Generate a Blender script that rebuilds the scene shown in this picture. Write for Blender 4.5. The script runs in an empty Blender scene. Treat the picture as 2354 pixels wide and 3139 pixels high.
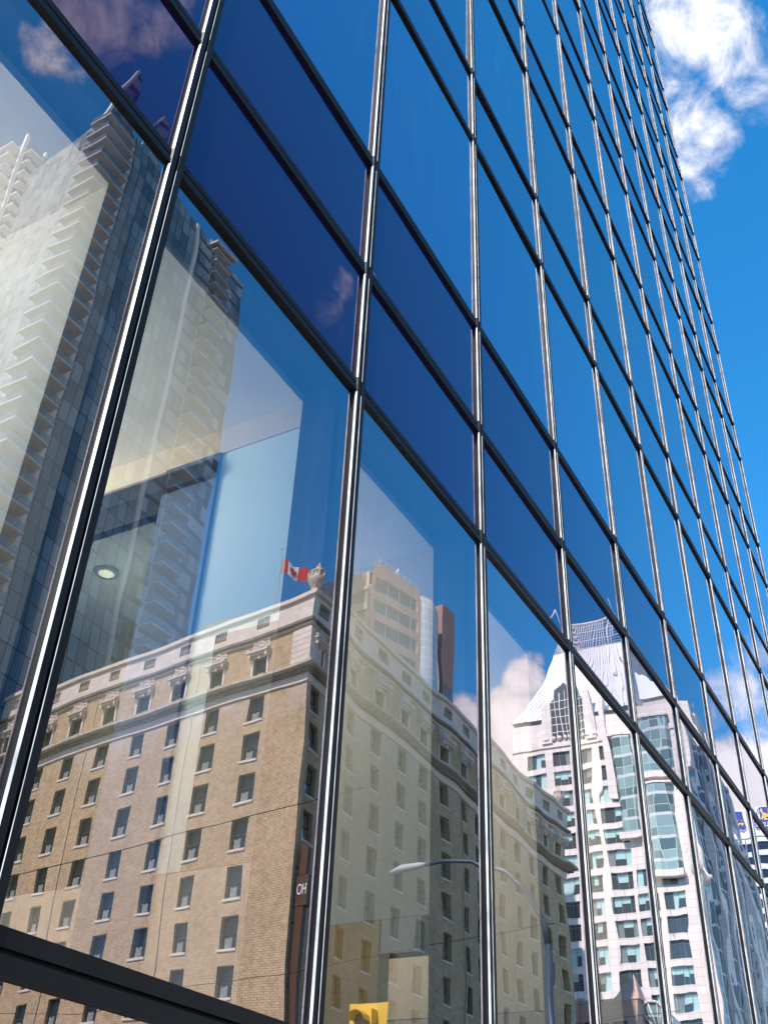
import bpy, bmesh, math, random
from mathutils import Vector, Matrix
random.seed(7)
R = math.radians
sc = bpy.context.scene
COL = sc.collection

# ------------------------------------------------------------------ camera
CAMP = Vector((0.0, -2.5546, 1.6))
cd = bpy.data.cameras.new("camera")
cam = bpy.data.objects.new("camera", cd); COL.objects.link(cam)
rx = Vector((0.48070986, -0.87605202, 0.03809043))      # picture right
dn = Vector((0.52918088, 0.25518885, -0.80922571))      # picture down
fw = Vector((0.69920356, 0.40915951, 0.58626178))       # view direction
m3 = Matrix((rx, -dn, -fw)).transposed()
cam.matrix_world = Matrix.Translation(CAMP) @ m3.to_4x4()
cd.sensor_fit = 'VERTICAL'; cd.sensor_height = 24.0; cd.sensor_width = 18.0
cd.lens = 3193.2266 / 3139.0 * 24.0
cd.clip_start = 0.05; cd.clip_end = 4000
sc.camera = cam

# ------------------------------------------------------------------ light
EL = R(46)
SH = Vector((-0.985, -0.17, 0)).normalized()             # towards the sun, on the ground
SUN = Vector((SH.x * math.cos(EL), SH.y * math.cos(EL), math.sin(EL)))
sd = bpy.data.lights.new("sun", 'SUN'); sd.energy = 5.0; sd.angle = R(0.5); sd.color = (1.0, 0.945, 0.85)
so = bpy.data.objects.new("sun", sd); COL.objects.link(so)
so.rotation_euler = (-SUN).to_track_quat('-Z', 'Y').to_euler()
so.location = (-40, -20, 80)
sc.view_settings.view_transform = 'Standard'; sc.view_settings.look = 'None'
sc.view_settings.gamma = 1; sc.view_settings.exposure = 0.75
sc.cycles.max_bounces = 14; sc.cycles.glossy_bounces = 5; sc.cycles.transparent_max_bounces = 12
sc.cycles.sample_clamp_indirect = 6.0; sc.cycles.caustics_reflective = False

W = bpy.data.worlds.new("World"); sc.world = W; W.use_nodes = True
nt = W.node_tree; nt.nodes.clear()
def N(t, **k):
    n = nt.nodes.new(t)
    for a, b in k.items(): setattr(n, a, b)
    return n
def lk(a, b): nt.links.new(a, b)
sky = N('ShaderNodeTexSky', sky_type='NISHITA', sun_disc=False)
sky.sun_elevation = EL; sky.sun_rotation = math.atan2(SH.x, SH.y)
sky.air_density = 1.0; sky.dust_density = 0.15; sky.ozone_density = 4.2; sky.altitude = 200
hs = N('ShaderNodeHueSaturation'); hs.inputs['Saturation'].default_value = 1.31
hs.inputs['Value'].default_value = 1.28; hs.inputs['Hue'].default_value = .492
lk(sky.outputs[0], hs.inputs['Color'])
tc = N('ShaderNodeTexCoord')
def pixdir(x, y, refl):
    s = 2354 / 1659
    d = rx * ((x * s - 1177) / 3193.2266) + dn * ((y * s - 1569.5) / 3193.2266) + fw
    d.normalize()
    return Vector((d.x, -d.y, d.z)) if refl else d
# cloud banks: bearing, angular radius (degrees), weight
BANKS = [
 (1420,15,0,1.6,0.88),(1470,30,0,1.9,0.93),(1530,60,0,1.8,0.98),(1575,110,0,1.7,0.93),(1610,165,0,1.4,0.88),(1640,225,0,1.2,0.70),(1560,20,0,1.5,0.65),(1500,-20,0,2.2,0.93),
 (1430,160,0,1.3,0.74),(1470,210,0,1.5,0.88),(1500,270,0,1.6,0.93),(1480,330,0,1.3,0.84),(1540,310,0,1.5,0.79),(1515,395,0,1.0,0.65),(1570,350,0,1.1,0.51),(1440,250,0,1.2,0.65),
 (215,30,1,1.7,1.05),(160,5,1,1.6,1.0),(300,60,1,1.4,.85),(340,20,1,1.5,.75),(95,110,1,1.1,1.0),(70,85,1,.8,.85),(150,150,1,.8,.75),(255,75,1,1.0,.7),(400,40,1,1.2,.6),(240,110,1,.8,.55),
 (672,532,1,.5,.42),(690,555,1,.55,.5),(710,580,1,.6,.55),(728,605,1,.7,.72),(752,625,1,.7,.7),(705,672,1,1.0,.62),(740,700,1,1.1,.42),
 (1000,1560,1,1.3,1.3),(960,1530,1,.9,1.0),(1085,1560,1,1.6,1.4),(1130,1470,1,1.0,1.2),(1070,1640,1,2.0,1.4),(1150,1430,1,.6,.7),(1150,1560,1,1.6,1.4),(1120,1520,1,1.2,1.2),
 (1600,1500,1,1.3,.95),(1560,1530,1,1.0,.8),(1650,1400,1,1.2,.95),(1640,1540,1,1.1,.8),
 (1590,1650,1,1.4,1.3),(1650,1680,1,1.6,1.3),(1560,1660,1,1.0,1.1),(1560,1740,1,2.0,1.4),(1620,1780,1,2.2,1.4),(1680,1760,1,2.2,1.4),(1700,1500,1,1.3,.9),
]
acc = None
for (x, y, rf, rad, wt) in BANKS:
    d = pixdir(x, y, rf)
    dp = N('ShaderNodeVectorMath', operation='DOT_PRODUCT'); lk(tc.outputs['Generated'], dp.inputs[0]); dp.inputs[1].default_value = d
    mr = N('ShaderNodeMapRange', interpolation_type='SMOOTHSTEP'); lk(dp.outputs['Value'], mr.inputs['Value'])
    mr.inputs['From Min'].default_value = math.cos(R(rad * 1.7)); mr.inputs['From Max'].default_value = math.cos(R(rad * 0.2))
    mr.inputs['To Min'].default_value = 0; mr.inputs['To Max'].default_value = wt
    if acc is None: acc = mr.outputs[0]
    else:
        mx = N('ShaderNodeMath', operation='MAXIMUM'); lk(acc, mx.inputs[0]); lk(mr.outputs[0], mx.inputs[1])
        ad = N('ShaderNodeMath', operation='MULTIPLY_ADD'); lk(mr.outputs[0], ad.inputs[0]); ad.inputs[1].default_value = 0.12; lk(mx.outputs[0], ad.inputs[2])
        acc = ad.outputs[0]
nz = N('ShaderNodeTexNoise'); nz.inputs['Scale'].default_value = 19; nz.inputs['Detail'].default_value = 11; nz.inputs['Roughness'].default_value = .62; nz.inputs['Distortion'].default_value = .35
lk(tc.outputs['Generated'], nz.inputs['Vector'])
nm = N('ShaderNodeMapRange'); lk(nz.outputs[0], nm.inputs['Value'])
nm.inputs['From Min'].default_value = .3; nm.inputs['From Max'].default_value = .7; nm.inputs['To Min'].default_value = -.95; nm.inputs['To Max'].default_value = .15
sm = N('ShaderNodeMath', operation='ADD'); lk(acc, sm.inputs[0]); lk(nm.outputs[0], sm.inputs[1])
cm = N('ShaderNodeMapRange', interpolation_type='SMOOTHSTEP'); lk(sm.outputs[0], cm.inputs['Value'])
cm.inputs['From Min'].default_value = .16; cm.inputs['From Max'].default_value = 1.2; cm.inputs['To Max'].default_value = .93
nz2 = N('ShaderNodeTexNoise'); nz2.inputs['Scale'].default_value = 9; nz2.inputs['Detail'].default_value = 5
lk(tc.outputs['Generated'], nz2.inputs['Vector'])
cr_ = N('ShaderNodeMapRange'); lk(nz2.outputs[0], cr_.inputs['Value']); cr_.inputs['From Min'].default_value = .35; cr_.inputs['From Max'].default_value = .65
ccol = N('ShaderNodeMix', data_type='RGBA'); lk(cr_.outputs[0], ccol.inputs['Factor'])
dn_ = N('ShaderNodeMapRange'); lk(sm.outputs[0], dn_.inputs['Value']); dn_.inputs['From Min'].default_value = .55; dn_.inputs['From Max'].default_value = 1.5
lk(dn_.outputs[0], ccol.inputs['Factor'])
ccol.inputs['A'].default_value = (4.1, 4.05, 4.3, 1); ccol.inputs['B'].default_value = (6.6, 6.5, 6.8, 1)
cmx = N('ShaderNodeMix', data_type='RGBA'); lk(cm.outputs[0], cmx.inputs['Factor']); lk(hs.outputs[0], cmx.inputs['A']); lk(ccol.outputs['Result'], cmx.inputs['B'])
bg = N('ShaderNodeBackground'); bg.inputs['Strength'].default_value = 0.15
lk(cmx.outputs['Result'], bg.inputs['Color'])
wo = N('ShaderNodeOutputWorld'); lk(bg.outputs[0], wo.inputs['Surface'])

# ------------------------------------------------------------------ materials
class G:
    def __init__(s, name):
        s.m = bpy.data.materials.new(name); s.m.use_nodes = True; s.t = s.m.node_tree; s.t.nodes.clear()
        s.out = s.n('ShaderNodeOutputMaterial')
    def n(s, t, **k):
        x = s.t.nodes.new(t)
        for a, b in k.items(): setattr(x, a, b)
        return x
    def l(s, a, b): s.t.links.new(a, b)
    def obj(s): return s.n('ShaderNodeTexCoord').outputs['Object']
    def noise(s, scale, detail=4, vec=None, rough=.55):
        x = s.n('ShaderNodeTexNoise'); x.inputs['Scale'].default_value = scale; x.inputs['Detail'].default_value = detail; x.inputs['Roughness'].default_value = rough
        if vec: s.l(vec, x.inputs['Vector'])
        return x.outputs[0]
    def rng(s, v, a, b, c, d, smooth=False):
        x = s.n('ShaderNodeMapRange')
        if smooth: x.interpolation_type = 'SMOOTHSTEP'
        s.l(v, x.inputs['Value'])
        for i, q in zip(('From Min', 'From Max', 'To Min', 'To Max'), (a, b, c, d)): x.inputs[i].default_value = q
        return x.outputs[0]
    def mix(s, f, a, b):
        x = s.n('ShaderNodeMix', data_type='RGBA')
        for i, q in (('Factor', f), ('A', a), ('B', b)):
            if isinstance(q, (int, float)): x.inputs[i].default_value = q
            elif isinstance(q, tuple): x.inputs[i].default_value = q if len(q) == 4 else q + (1,)
            else: s.l(q, x.inputs[i])
        return x.outputs['Result']
    def pbr(s, col, rough=.7, metal=0, spec=.5, bump=None, bd=.02):
        p = s.n('ShaderNodeBsdfPrincipled')
        if isinstance(col, tuple): p.inputs['Base Color'].default_value = col + (1,)
        else: s.l(col, p.inputs['Base Color'])
        if isinstance(rough, (int, float)): p.inputs['Roughness'].default_value = rough
        else: s.l(rough, p.inputs['Roughness'])
        p.inputs['Metallic'].default_value = metal; p.inputs['Specular IOR Level'].default_value = spec
        if bump is not None:
            b = s.n('ShaderNodeBump'); b.inputs['Distance'].default_value = bd; s.l(bump, b.inputs['Height']); s.l(b.outputs[0], p.inputs['Normal'])
        s.l(p.outputs[0], s.out.inputs['Surface']); return s.m

def plain(name, col, rough=.7, metal=0, var=.12, scale=1.5, spec=.5):
    g = G(name); v = g.obj()
    f = g.rng(g.noise(scale, 5, v), .3, .7, 0, 1)
    a = tuple(c * (1 - var) for c in col); b = tuple(min(1, c * (1 + var)) for c in col)
    return g.pbr(g.mix(f, a, b), rough, metal, spec)

def sheet_tint(g, gl, tint):
    # no two sheets are coated quite alike
    oi = g.n('ShaderNodeObjectInfo'); k = g.rng(oi.outputs['Random'], 0, 1, .88, 1.0)
    h = g.n('ShaderNodeVectorMath', operation='SCALE'); lw = g.n('ShaderNodeLayerWeight'); lw.inputs['Blend'].default_value = .5
    p = g.n('ShaderNodeMath', operation='POWER'); g.l(lw.outputs['Facing'], p.inputs[0]); p.inputs[1].default_value = 3.0
    c = g.mix(g.rng(p.outputs[0], .06, .55, 0, 1), tint, (1.0, .96, .98)); g.l(c, h.inputs[0]); g.l(k, h.inputs['Scale']); g.l(h.outputs[0], gl.inputs['Color'])

def facing(g, r0):
    # coated sheet: reflectance r0 face on, rising towards 1 at a glancing view
    lw = g.n('ShaderNodeLayerWeight'); lw.inputs['Blend'].default_value = .5
    pw_ = g.n('ShaderNodeMath', operation='POWER'); g.l(lw.outputs['Facing'], pw_.inputs[0]); pw_.inputs[1].default_value = 3.3
    ma = g.n('ShaderNodeMath', operation='MULTIPLY_ADD'); g.l(pw_.outputs[0], ma.inputs[0]); ma.inputs[1].default_value = 1 - r0; ma.inputs[2].default_value = r0
    return ma

def streaks(g, v, lo, hi, top):
    mp = g.n('ShaderNodeMapping'); mp.inputs['Scale'].default_value = (9, 1, .7); g.l(v, mp.inputs['Vector'])
    a = g.rng(g.noise(1.0, 5, mp.outputs[0]), lo, hi, 0, 1); b = g.rng(g.noise(.55, 4, v), .4, .7, 0, 1)
    m = g.n('ShaderNodeMath', operation='MULTIPLY'); g.l(a, m.inputs[0]); g.l(b, m.inputs[1])
    m2 = g.n('ShaderNodeMath', operation='MULTIPLY'); g.l(m.outputs[0], m2.inputs[0]); m2.inputs[1].default_value = top
    return m2.outputs[0]

def glass_mat(name, ior, tint, trans, wave, bumpscale=.75):
    """one sheet of coated glass: mirror part by Fresnel over a tinted see-through part"""
    g = G(name); v = g.obj()
    h = g.noise(bumpscale, 2, v, .4)
    b = g.n('ShaderNodeBump'); b.inputs['Distance'].default_value = wave; g.l(h, b.inputs['Height'])
    gl = g.n('ShaderNodeBsdfGlossy'); gl.inputs['Roughness'].default_value = 0.0; gl.inputs['Color'].default_value = tint + (1,)
    g.l(b.outputs[0], gl.inputs['Normal'])
    tr = g.n('ShaderNodeBsdfTransparent'); tr.inputs['Color'].default_value = trans + (1,)
    sheet_tint(g, gl, tint)
    fr = facing(g, ior)
    # a little dust on the sheet
    dd = g.n('ShaderNodeBsdfDiffuse'); dd.inputs['Color'].default_value = (.5, .52, .55, 1)
    mx = g.n('ShaderNodeMixShader'); g.l(fr.outputs[0], mx.inputs[0]); g.l(tr.outputs[0], mx.inputs[1]); g.l(gl.outputs[0], mx.inputs[2])
    dust = streaks(g, v, .5, .8, .085)
    m2 = g.n('ShaderNodeMixShader'); g.l(dust, m2.inputs[0]); g.l(mx.outputs[0], m2.inputs[1]); g.l(dd.outputs[0], m2.inputs[2])
    g.l(m2.outputs[0], g.out.inputs['Surface'])
    return g.m

def spandrel_mat(name, ior, tint, base, wave):
    g = G(name); v = g.obj()
    h = g.noise(.75, 2, v, .4)
    b = g.n('ShaderNodeBump'); b.inputs['Distance'].default_value = wave; g.l(h, b.inputs['Height'])
    gl = g.n('ShaderNodeBsdfGlossy'); gl.inputs['Roughness'].default_value = 0.0; gl.inputs['Color'].default_value = tint + (1,)
    g.l(b.outputs[0], gl.inputs['Normal'])
    sheet_tint(g, gl, tint)
    df = g.n('ShaderNodeBsdfDiffuse'); df.inputs['Color'].default_value = base + (1,)
    fr = facing(g, ior)
    mx = g.n('ShaderNodeMixShader'); g.l(fr.outputs[0], mx.inputs[0]); g.l(df.outputs[0], mx.inputs[1]); g.l(gl.outputs[0], mx.inputs[2])
    g.l(mx.outputs[0], g.out.inputs['Surface'])
    return g.m

def brick_mat(name, c1, c2, mortar, bw=.42, bh=.17, stain=False):
    g = G(name); v = g.obj()
    sp = g.n('ShaderNodeSeparateXYZ'); g.l(v, sp.inputs[0])
    ad = g.n('ShaderNodeMath', operation='ADD'); g.l(sp.outputs[0], ad.inputs[0]); g.l(sp.outputs[1], ad.inputs[1])
    cb = g.n('ShaderNodeCombineXYZ'); g.l(ad.outputs[0], cb.inputs[0]); g.l(sp.outputs[2], cb.inputs[1])
    br = g.n('ShaderNodeTexBrick'); g.l(cb.outputs[0], br.inputs['Vector'])
    br.inputs['Color1'].default_value = c1 + (1,); br.inputs['Color2'].default_value = c2 + (1,); br.inputs['Mortar'].default_value = mortar + (1,)
    br.inputs['Scale'].default_value = 1; br.inputs['Mortar Size'].default_value = .018; br.inputs['Brick Width'].default_value = bw; br.inputs['Row Height'].default_value = bh
    br.inputs['Bias'].default_value = -.1
    f = g.rng(g.noise(.22, 6, v), .35, .68, 0, 1)
    c = g.mix(g.rng(f, 0, 1, 0, .45), br.outputs['Color'], tuple(x * .55 for x in c1))
    f2 = g.rng(g.noise(2.2, 5, v), .35, .7, 0, .3)
    c = g.mix(f2, c, tuple(min(1, x * 1.35) for x in c2))
    mp = g.n('ShaderNodeMapping'); mp.inputs['Scale'].default_value = (1.1, 1.1, .09); g.l(v, mp.inputs['Vector'])
    c = g.mix(g.rng(g.noise(1.0, 5, mp.outputs[0]),   .55, .75, 0, .25), c, tuple(x * .45 for x in c1))
    if stain:    # lime bloom under the string course
        zz = g.rng(sp.outputs[2], 34.6, 37.4, 0, 1)
        n2 = g.rng(g.noise(.45, 7, v), .42, .62, 0, 1)
        ml = g.n('ShaderNodeMath', operation='MULTIPLY'); g.l(zz, ml.inputs[0]); g.l(n2, ml.inputs[1])
        cut = g.n('ShaderNodeMath', operation='LESS_THAN'); g.l(sp.outputs[2], cut.inputs[0]); cut.inputs[1].default_value = 37.7
        m2 = g.n('ShaderNodeMath', operation='MULTIPLY'); g.l(ml.outputs[0], m2.inputs[0]); g.l(cut.outputs[0], m2.inputs[1])
        c = g.mix(g.rng(m2.outputs[0], 0, 1, 0, .6), c, (.62, .58, .55))
    return g.pbr(c, .85, bump=br.outputs['Fac'], bd=-.02, spec=.2)

def grid_glass(name, bw, bh, line, c1, c2, refl=.35, offset=0.0, lw=.05, rowband=None):
    """curtain wall whose panes and bars are surface pattern"""
    g = G(name); v = g.obj()
    sp = g.n('ShaderNodeSeparateXYZ'); g.l(v, sp.inputs[0])
    ad = g.n('ShaderNodeMath', operation='ADD'); g.l(sp.outputs[0], ad.inputs[0]); g.l(sp.outputs[1], ad.inputs[1])
    cb = g.n('ShaderNodeCombineXYZ'); g.l(ad.outputs[0], cb.inputs[0]); g.l(sp.outputs[2], cb.inputs[1])
    br = g.n('ShaderNodeTexBrick'); g.l(cb.outputs[0], br.inputs['Vector']); br.offset = offset; br.offset_frequency = 1
    br.inputs['Color1'].default_value = c1 + (1,); br.inputs['Color2'].default_value = c2 + (1,); br.inputs['Mortar'].default_value = line + (1,)
    br.inputs['Scale'].default_value = 1; br.inputs['Mortar Size'].default_value = lw; br.inputs['Mortar Smooth'].default_value = 0
    br.inputs['Brick Width'].default_value = bw; br.inputs['Row Height'].default_value = bh; br.inputs['Bias'].default_value = -.1
    col = br.outputs['Color']
    if rowband:
        pp = g.n('ShaderNodeMath', operation='MODULO'); g.l(sp.outputs[2], pp.inputs[0]); pp.inputs[1].default_value = rowband[0]
        lt = g.n('ShaderNodeMath', operation='LESS_THAN'); g.l(pp.outputs[0], lt.inputs[0]); lt.inputs[1].default_value = rowband[1]
        col = g.mix(lt.outputs[0], col, rowband[2])
    wv = g.noise(.5, 2, v)
    b = g.n('ShaderNodeBump'); b.inputs['Distance'].default_value = .03; g.l(wv, b.inputs['Height'])
    p = g.n('ShaderNodeBsdfPrincipled'); g.l(col, p.inputs['Base Color']); p.inputs['Roughness'].default_value = .5
    gl = g.n('ShaderNodeBsdfGlossy'); gl.inputs['Roughness'].default_value = .02; gl.inputs['Color'].default_value = (.8, .95, 1, 1); g.l(b.outputs[0], gl.inputs['Normal'])
    f = g.rng(br.outputs['Fac'], 0, 1, refl, .02)
    mx = g.n('ShaderNodeMixShader'); g.l(f, mx.inputs[0]); g.l(p.outputs[0], mx.inputs[1]); g.l(gl.outputs[0], mx.inputs[2])
    g.l(mx.outputs[0], g.out.inputs['Surface'])
    return g.m

def lamp_mat(name, col, st):
    g = G(name); e = g.n('ShaderNodeEmission'); e.inputs['Color'].default_value = col + (1,); e.inputs['Strength'].default_value = st
    g.l(e.outputs[0], g.out.inputs['Surface']); return g.m

M = dict(
 vision=glass_mat('blue_coated_glass', .52, (1.0, .72, 1.0), (.16, .18, .3), .0035),
 clear=glass_mat('clear_coated_glass', .33, (1.0, .85, .93), (.72, .78, .76), .0035),
 spandrel=spandrel_mat('navy_spandrel_glass', .035, (.90, .74, 1.0), (.012, .004, .04), .0035),
 spandrel_upper=spandrel_mat('blue_spandrel_glass', .42, (1.0, .72, 1.0), (.006, .005, .03), .0035),
 black=plain('black_aluminium', (.009, .009, .011), .45, 0, .3, 3, .14),
 blackm=plain('black_rubber', (.006, .006, .007), .7, 0, .2),
 steel=plain('bright_mill_edge', (.50, .50, .52), .4, 0, .45, 5, .4),
 concrete=plain('concrete', (.33, .32, .30), .85),
 dark=plain('dark_interior', (.022, .024, .03), .9),
 ceil=plain('ceiling_board', (.84, .82, .78), .9, var=.04),
 wall_dim=plain('lower_wall_shade', (.22, .21, .18), .8),  # darker tone paints the light falloff on the lower partition
 wallc=plain('pale_cyan_partition', (.68, .82, .83), .8, var=.05),
 wallp=plain('pale_pink_partition', (.50, .44, .40), .8, var=.05),
 walld=plain('blue_column_paint', (.10, .16, .28), .7, var=.1),
 wallb=plain('beige_partition', (.70, .61, .50), .8, var=.05),
 wood=plain('amber_wood_panel', (.72, .42, .16), .5, var=.18, scale=3),
 carpet=plain('grey_carpet', (.12, .12, .13), .95),
 lamp=lamp_mat('downlight_glow', (1, .84, .58), 9),
 asphalt=plain('asphalt', (.05, .05, .052), .9, var=.25, scale=4),
 paving=plain('paving', (.34, .33, .31), .85, var=.15, scale=2),
 paint=plain('road_paint', (.75, .75, .72), .7),
 brick=brick_mat('tan_brick', (.53, .40, .225), (.68, .54, .33), (.24, .175, .10), stain=True),
 stone=plain('cream_stone', (.70, .64, .53), .8, var=.12, scale=1.2),
 stone2=plain('weathered_cream_stone', (.52, .46, .36), .85, var=.25, scale=2.5),
 ledge_shade=plain('shade_dark_stone', (.20, .18, .145), .9, var=.3, scale=2),  # dark tone paints the soffit shade under the projecting ledges
 frame=plain('dark_sash_frame', (.05, .05, .045), .5),
 curtain=plain('net_curtain', (.26, .30, .27), .9, var=.5, scale=9),
 hroof=plain('grey_green_roof', (.13, .15, .13), .8),
 redbrick=plain('dark_red_render', (.16, .085, .07), .85),
 white=plain('white_precast', (.84, .77, .73), .7, var=.05, scale=.6),
 whiteroof=plain('white_standing_seam', (.86, .87, .88), .45, var=.03),
 tealbar=plain('teal_metal', (.12, .24, .26), .5),
 pink=plain('pink_granite', (.60, .43, .37), .65, var=.08, scale=1.5),
 pinkd=plain('red_granite', (.36, .19, .14), .6, var=.1),
 pale=plain('pale_painted_concrete', (.62, .61, .56), .8, var=.06),
 slab=plain('balcony_slab', (.44, .435, .42), .8, var=.05),
 bronze=plain('bronze_sign', (.10, .045, .014), .45, .2, .15),
 letter=plain('white_letters', (.85, .85, .82), .5),
 polem=plain('slate_blue_pole', (.045, .07, .11), .4, .1),
 lampgrey=plain('pale_grey_lamp_head', (.42, .44, .44), .45),
 yellow=plain('signal_yellow', (.85, .58, .06), .45, var=.05),
 lens=plain('dark_signal_lens', (.04, .03, .02), .15),
 red=plain('flag_red', (.60, .03, .03), .8, var=.06),
 flagw=plain('flag_white', (.82, .81, .80), .8, var=.04),
 bblue=plain('sign_blue', (.01, .035, .33), .5, var=.05),
 byel=plain('sign_yellow', (.85, .50, .03), .5, var=.05),
 awning=plain('navy_canopy', (.03, .05, .11), .6),
 leaf=plain('roof_garden_leaf', (.06, .085, .04), .9, var=.4, scale=5),
 bandw=plain('white_band', (.72, .70, .70), .6),
 bandd=plain('black_band_glass', (.02, .022, .026), .12, spec=.8),
 t1glass=grid_glass('teal_curtain_wall', 1.55, 3.0, (.004, .008, .01), (.07, .12, .13), (.24, .34, .35), .08, lw=.075),
 t1left=grid_glass('pale_curtain_wall', .9, 1.5, (.30, .34, .33), (.03, .045, .05), (.36, .385, .375), .10, offset=.5, lw=.05),
 t1band=grid_glass('banded_curtain_wall', 1.3, 3.0, (.20, .24, .24), (.05, .07, .08), (.42, .48, .47), .08, lw=.07, rowband=(3.0, .8, (.045, .055, .06))),
 greenbay=grid_glass('green_bay_glass', 1.5, 1.93, (.40, .52, .52), (.04, .10, .11), (.32, .50, .48), .07, lw=.06, rowband=(3.86, .5, (.55, .6, .58))),
 wtside=grid_glass('dark_side_glazing', 1.8, 3.86, (.52, .52, .52), (.015, .025, .035), (.07, .10, .12), .05, lw=.2),
 pinkglass=grid_glass('barrel_glass', 1.2, 1.6, (.66, .66, .62), (.42, .46, .44), (.55, .58, .55), .25, lw=.07),
 bandglass=grid_glass('link_glazing', 2.0, 4.0, (.20, .24, .24), (.14, .19, .20), (.26, .33, .33), .3, lw=.1),
)
def wglass(name, base, refl):
    g = G(name); v = g.obj()
    b = g.n('ShaderNodeBump'); b.inputs['Distance'].default_value = .02; g.l(g.noise(1.3, 2, v), b.inputs['Height'])
    p = g.n('ShaderNodeBsdfPrincipled'); p.inputs['Base Color'].default_value = base + (1,); p.inputs['Roughness'].default_value = .4
    gl = g.n('ShaderNodeBsdfGlossy'); gl.inputs['Roughness'].default_value = .01; gl.inputs['Color'].default_value = (.9, 1, 1, 1); g.l(b.outputs[0], gl.inputs['Normal'])
    fr = g.n('ShaderNodeFresnel'); fr.inputs['IOR'].default_value = refl
    mx = g.n('ShaderNodeMixShader'); g.l(fr.outputs[0], mx.inputs[0]); g.l(p.outputs[0], mx.inputs[1]); g.l(gl.outputs[0], mx.inputs[2])
    g.l(mx.outputs[0], g.out.inputs['Surface']); return g.m
def rail_mat():
    g = G('clear_balcony_glass'); tr = g.n('ShaderNodeBsdfTransparent'); tr.inputs['Color'].default_value = (.75, .82, .8, 1)
    gl = g.n('ShaderNodeBsdfGlossy'); gl.inputs['Roughness'].default_value = .03; df = g.n('ShaderNodeBsdfDiffuse'); df.inputs['Color'].default_value = (.4, .46, .44, 1)
    m1 = g.n('ShaderNodeMixShader'); m1.inputs[0].default_value = .45; g.l(gl.outputs[0], m1.inputs[1]); g.l(df.outputs[0], m1.inputs[2])
    m2 = g.n('ShaderNodeMixShader'); m2.inputs[0].default_value = .32; g.l(tr.outputs[0], m2.inputs[1]); g.l(m1.outputs[0], m2.inputs[2])
    g.l(m2.outputs[0], g.out.inputs['Surface']); return g.m
M['rail'] = rail_mat()
g = G('smoked_glass_wall'); _t = g.n('ShaderNodeBsdfTransparent'); _t.inputs['Color'].default_value = (.30, .33, .33, 1); g.l(_t.outputs[0], g.out.inputs['Surface']); M['smoked'] = g.m
M['hglass'] = wglass('hotel_window_glass', (.010, .011, .011), 1.18)
def clad_mat(name, col, bw, bh):
    g = G(name); v = g.obj(); sp = g.n('ShaderNodeSeparateXYZ'); g.l(v, sp.inputs[0])
    ad = g.n('ShaderNodeMath', operation='ADD'); g.l(sp.outputs[0], ad.inputs[0]); g.l(sp.outputs[1], ad.inputs[1])
    cb = g.n('ShaderNodeCombineXYZ'); g.l(ad.outputs[0], cb.inputs[0]); g.l(sp.outputs[2], cb.inputs[1])
    br = g.n('ShaderNodeTexBrick'); g.l(cb.outputs[0], br.inputs['Vector']); br.offset = 0
    br.inputs['Color1'].default_value = col + (1,); br.inputs['Color2'].default_value = tuple(c * .88 for c in col) + (1,); br.inputs['Mortar'].default_value = tuple(c * .55 for c in col) + (1,)
    br.inputs['Scale'].default_value = 1; br.inputs['Mortar Size'].default_value = .03; br.inputs['Brick Width'].default_value = bw; br.inputs['Row Height'].default_value = bh
    mp = g.n('ShaderNodeMapping'); mp.inputs['Scale'].default_value = (.8, .8, .06); g.l(v, mp.inputs['Vector'])
    c = g.mix(g.rng(g.noise(1.0, 5, mp.outputs[0]), .5, .75, 0, .35), br.outputs['Color'], tuple(x * .62 for x in col))
    return g.pbr(c, .7, spec=.3)
M['white'] = clad_mat('white_stone_cladding', (.84, .77, .73), 1.52, 1.29)
M['pink'] = clad_mat('pink_granite_cladding', (.62, .45, .39), 1.6, 1.25)
M['hglass_street'] = wglass('hotel_street_window_glass', (.50, .52, .51), 1.9)  # pale base colour stands in for bright reflections and blinds
M['wdark'] = wglass('dark_office_glass', (.022, .035, .04), 1.7)
M['wteal'] = wglass('teal_blind_behind_glass', (.42, .64, .64), 1.4)
M['wgrey'] = wglass('grey_blind_behind_glass', (.20, .25, .25), 1.5)

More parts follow.
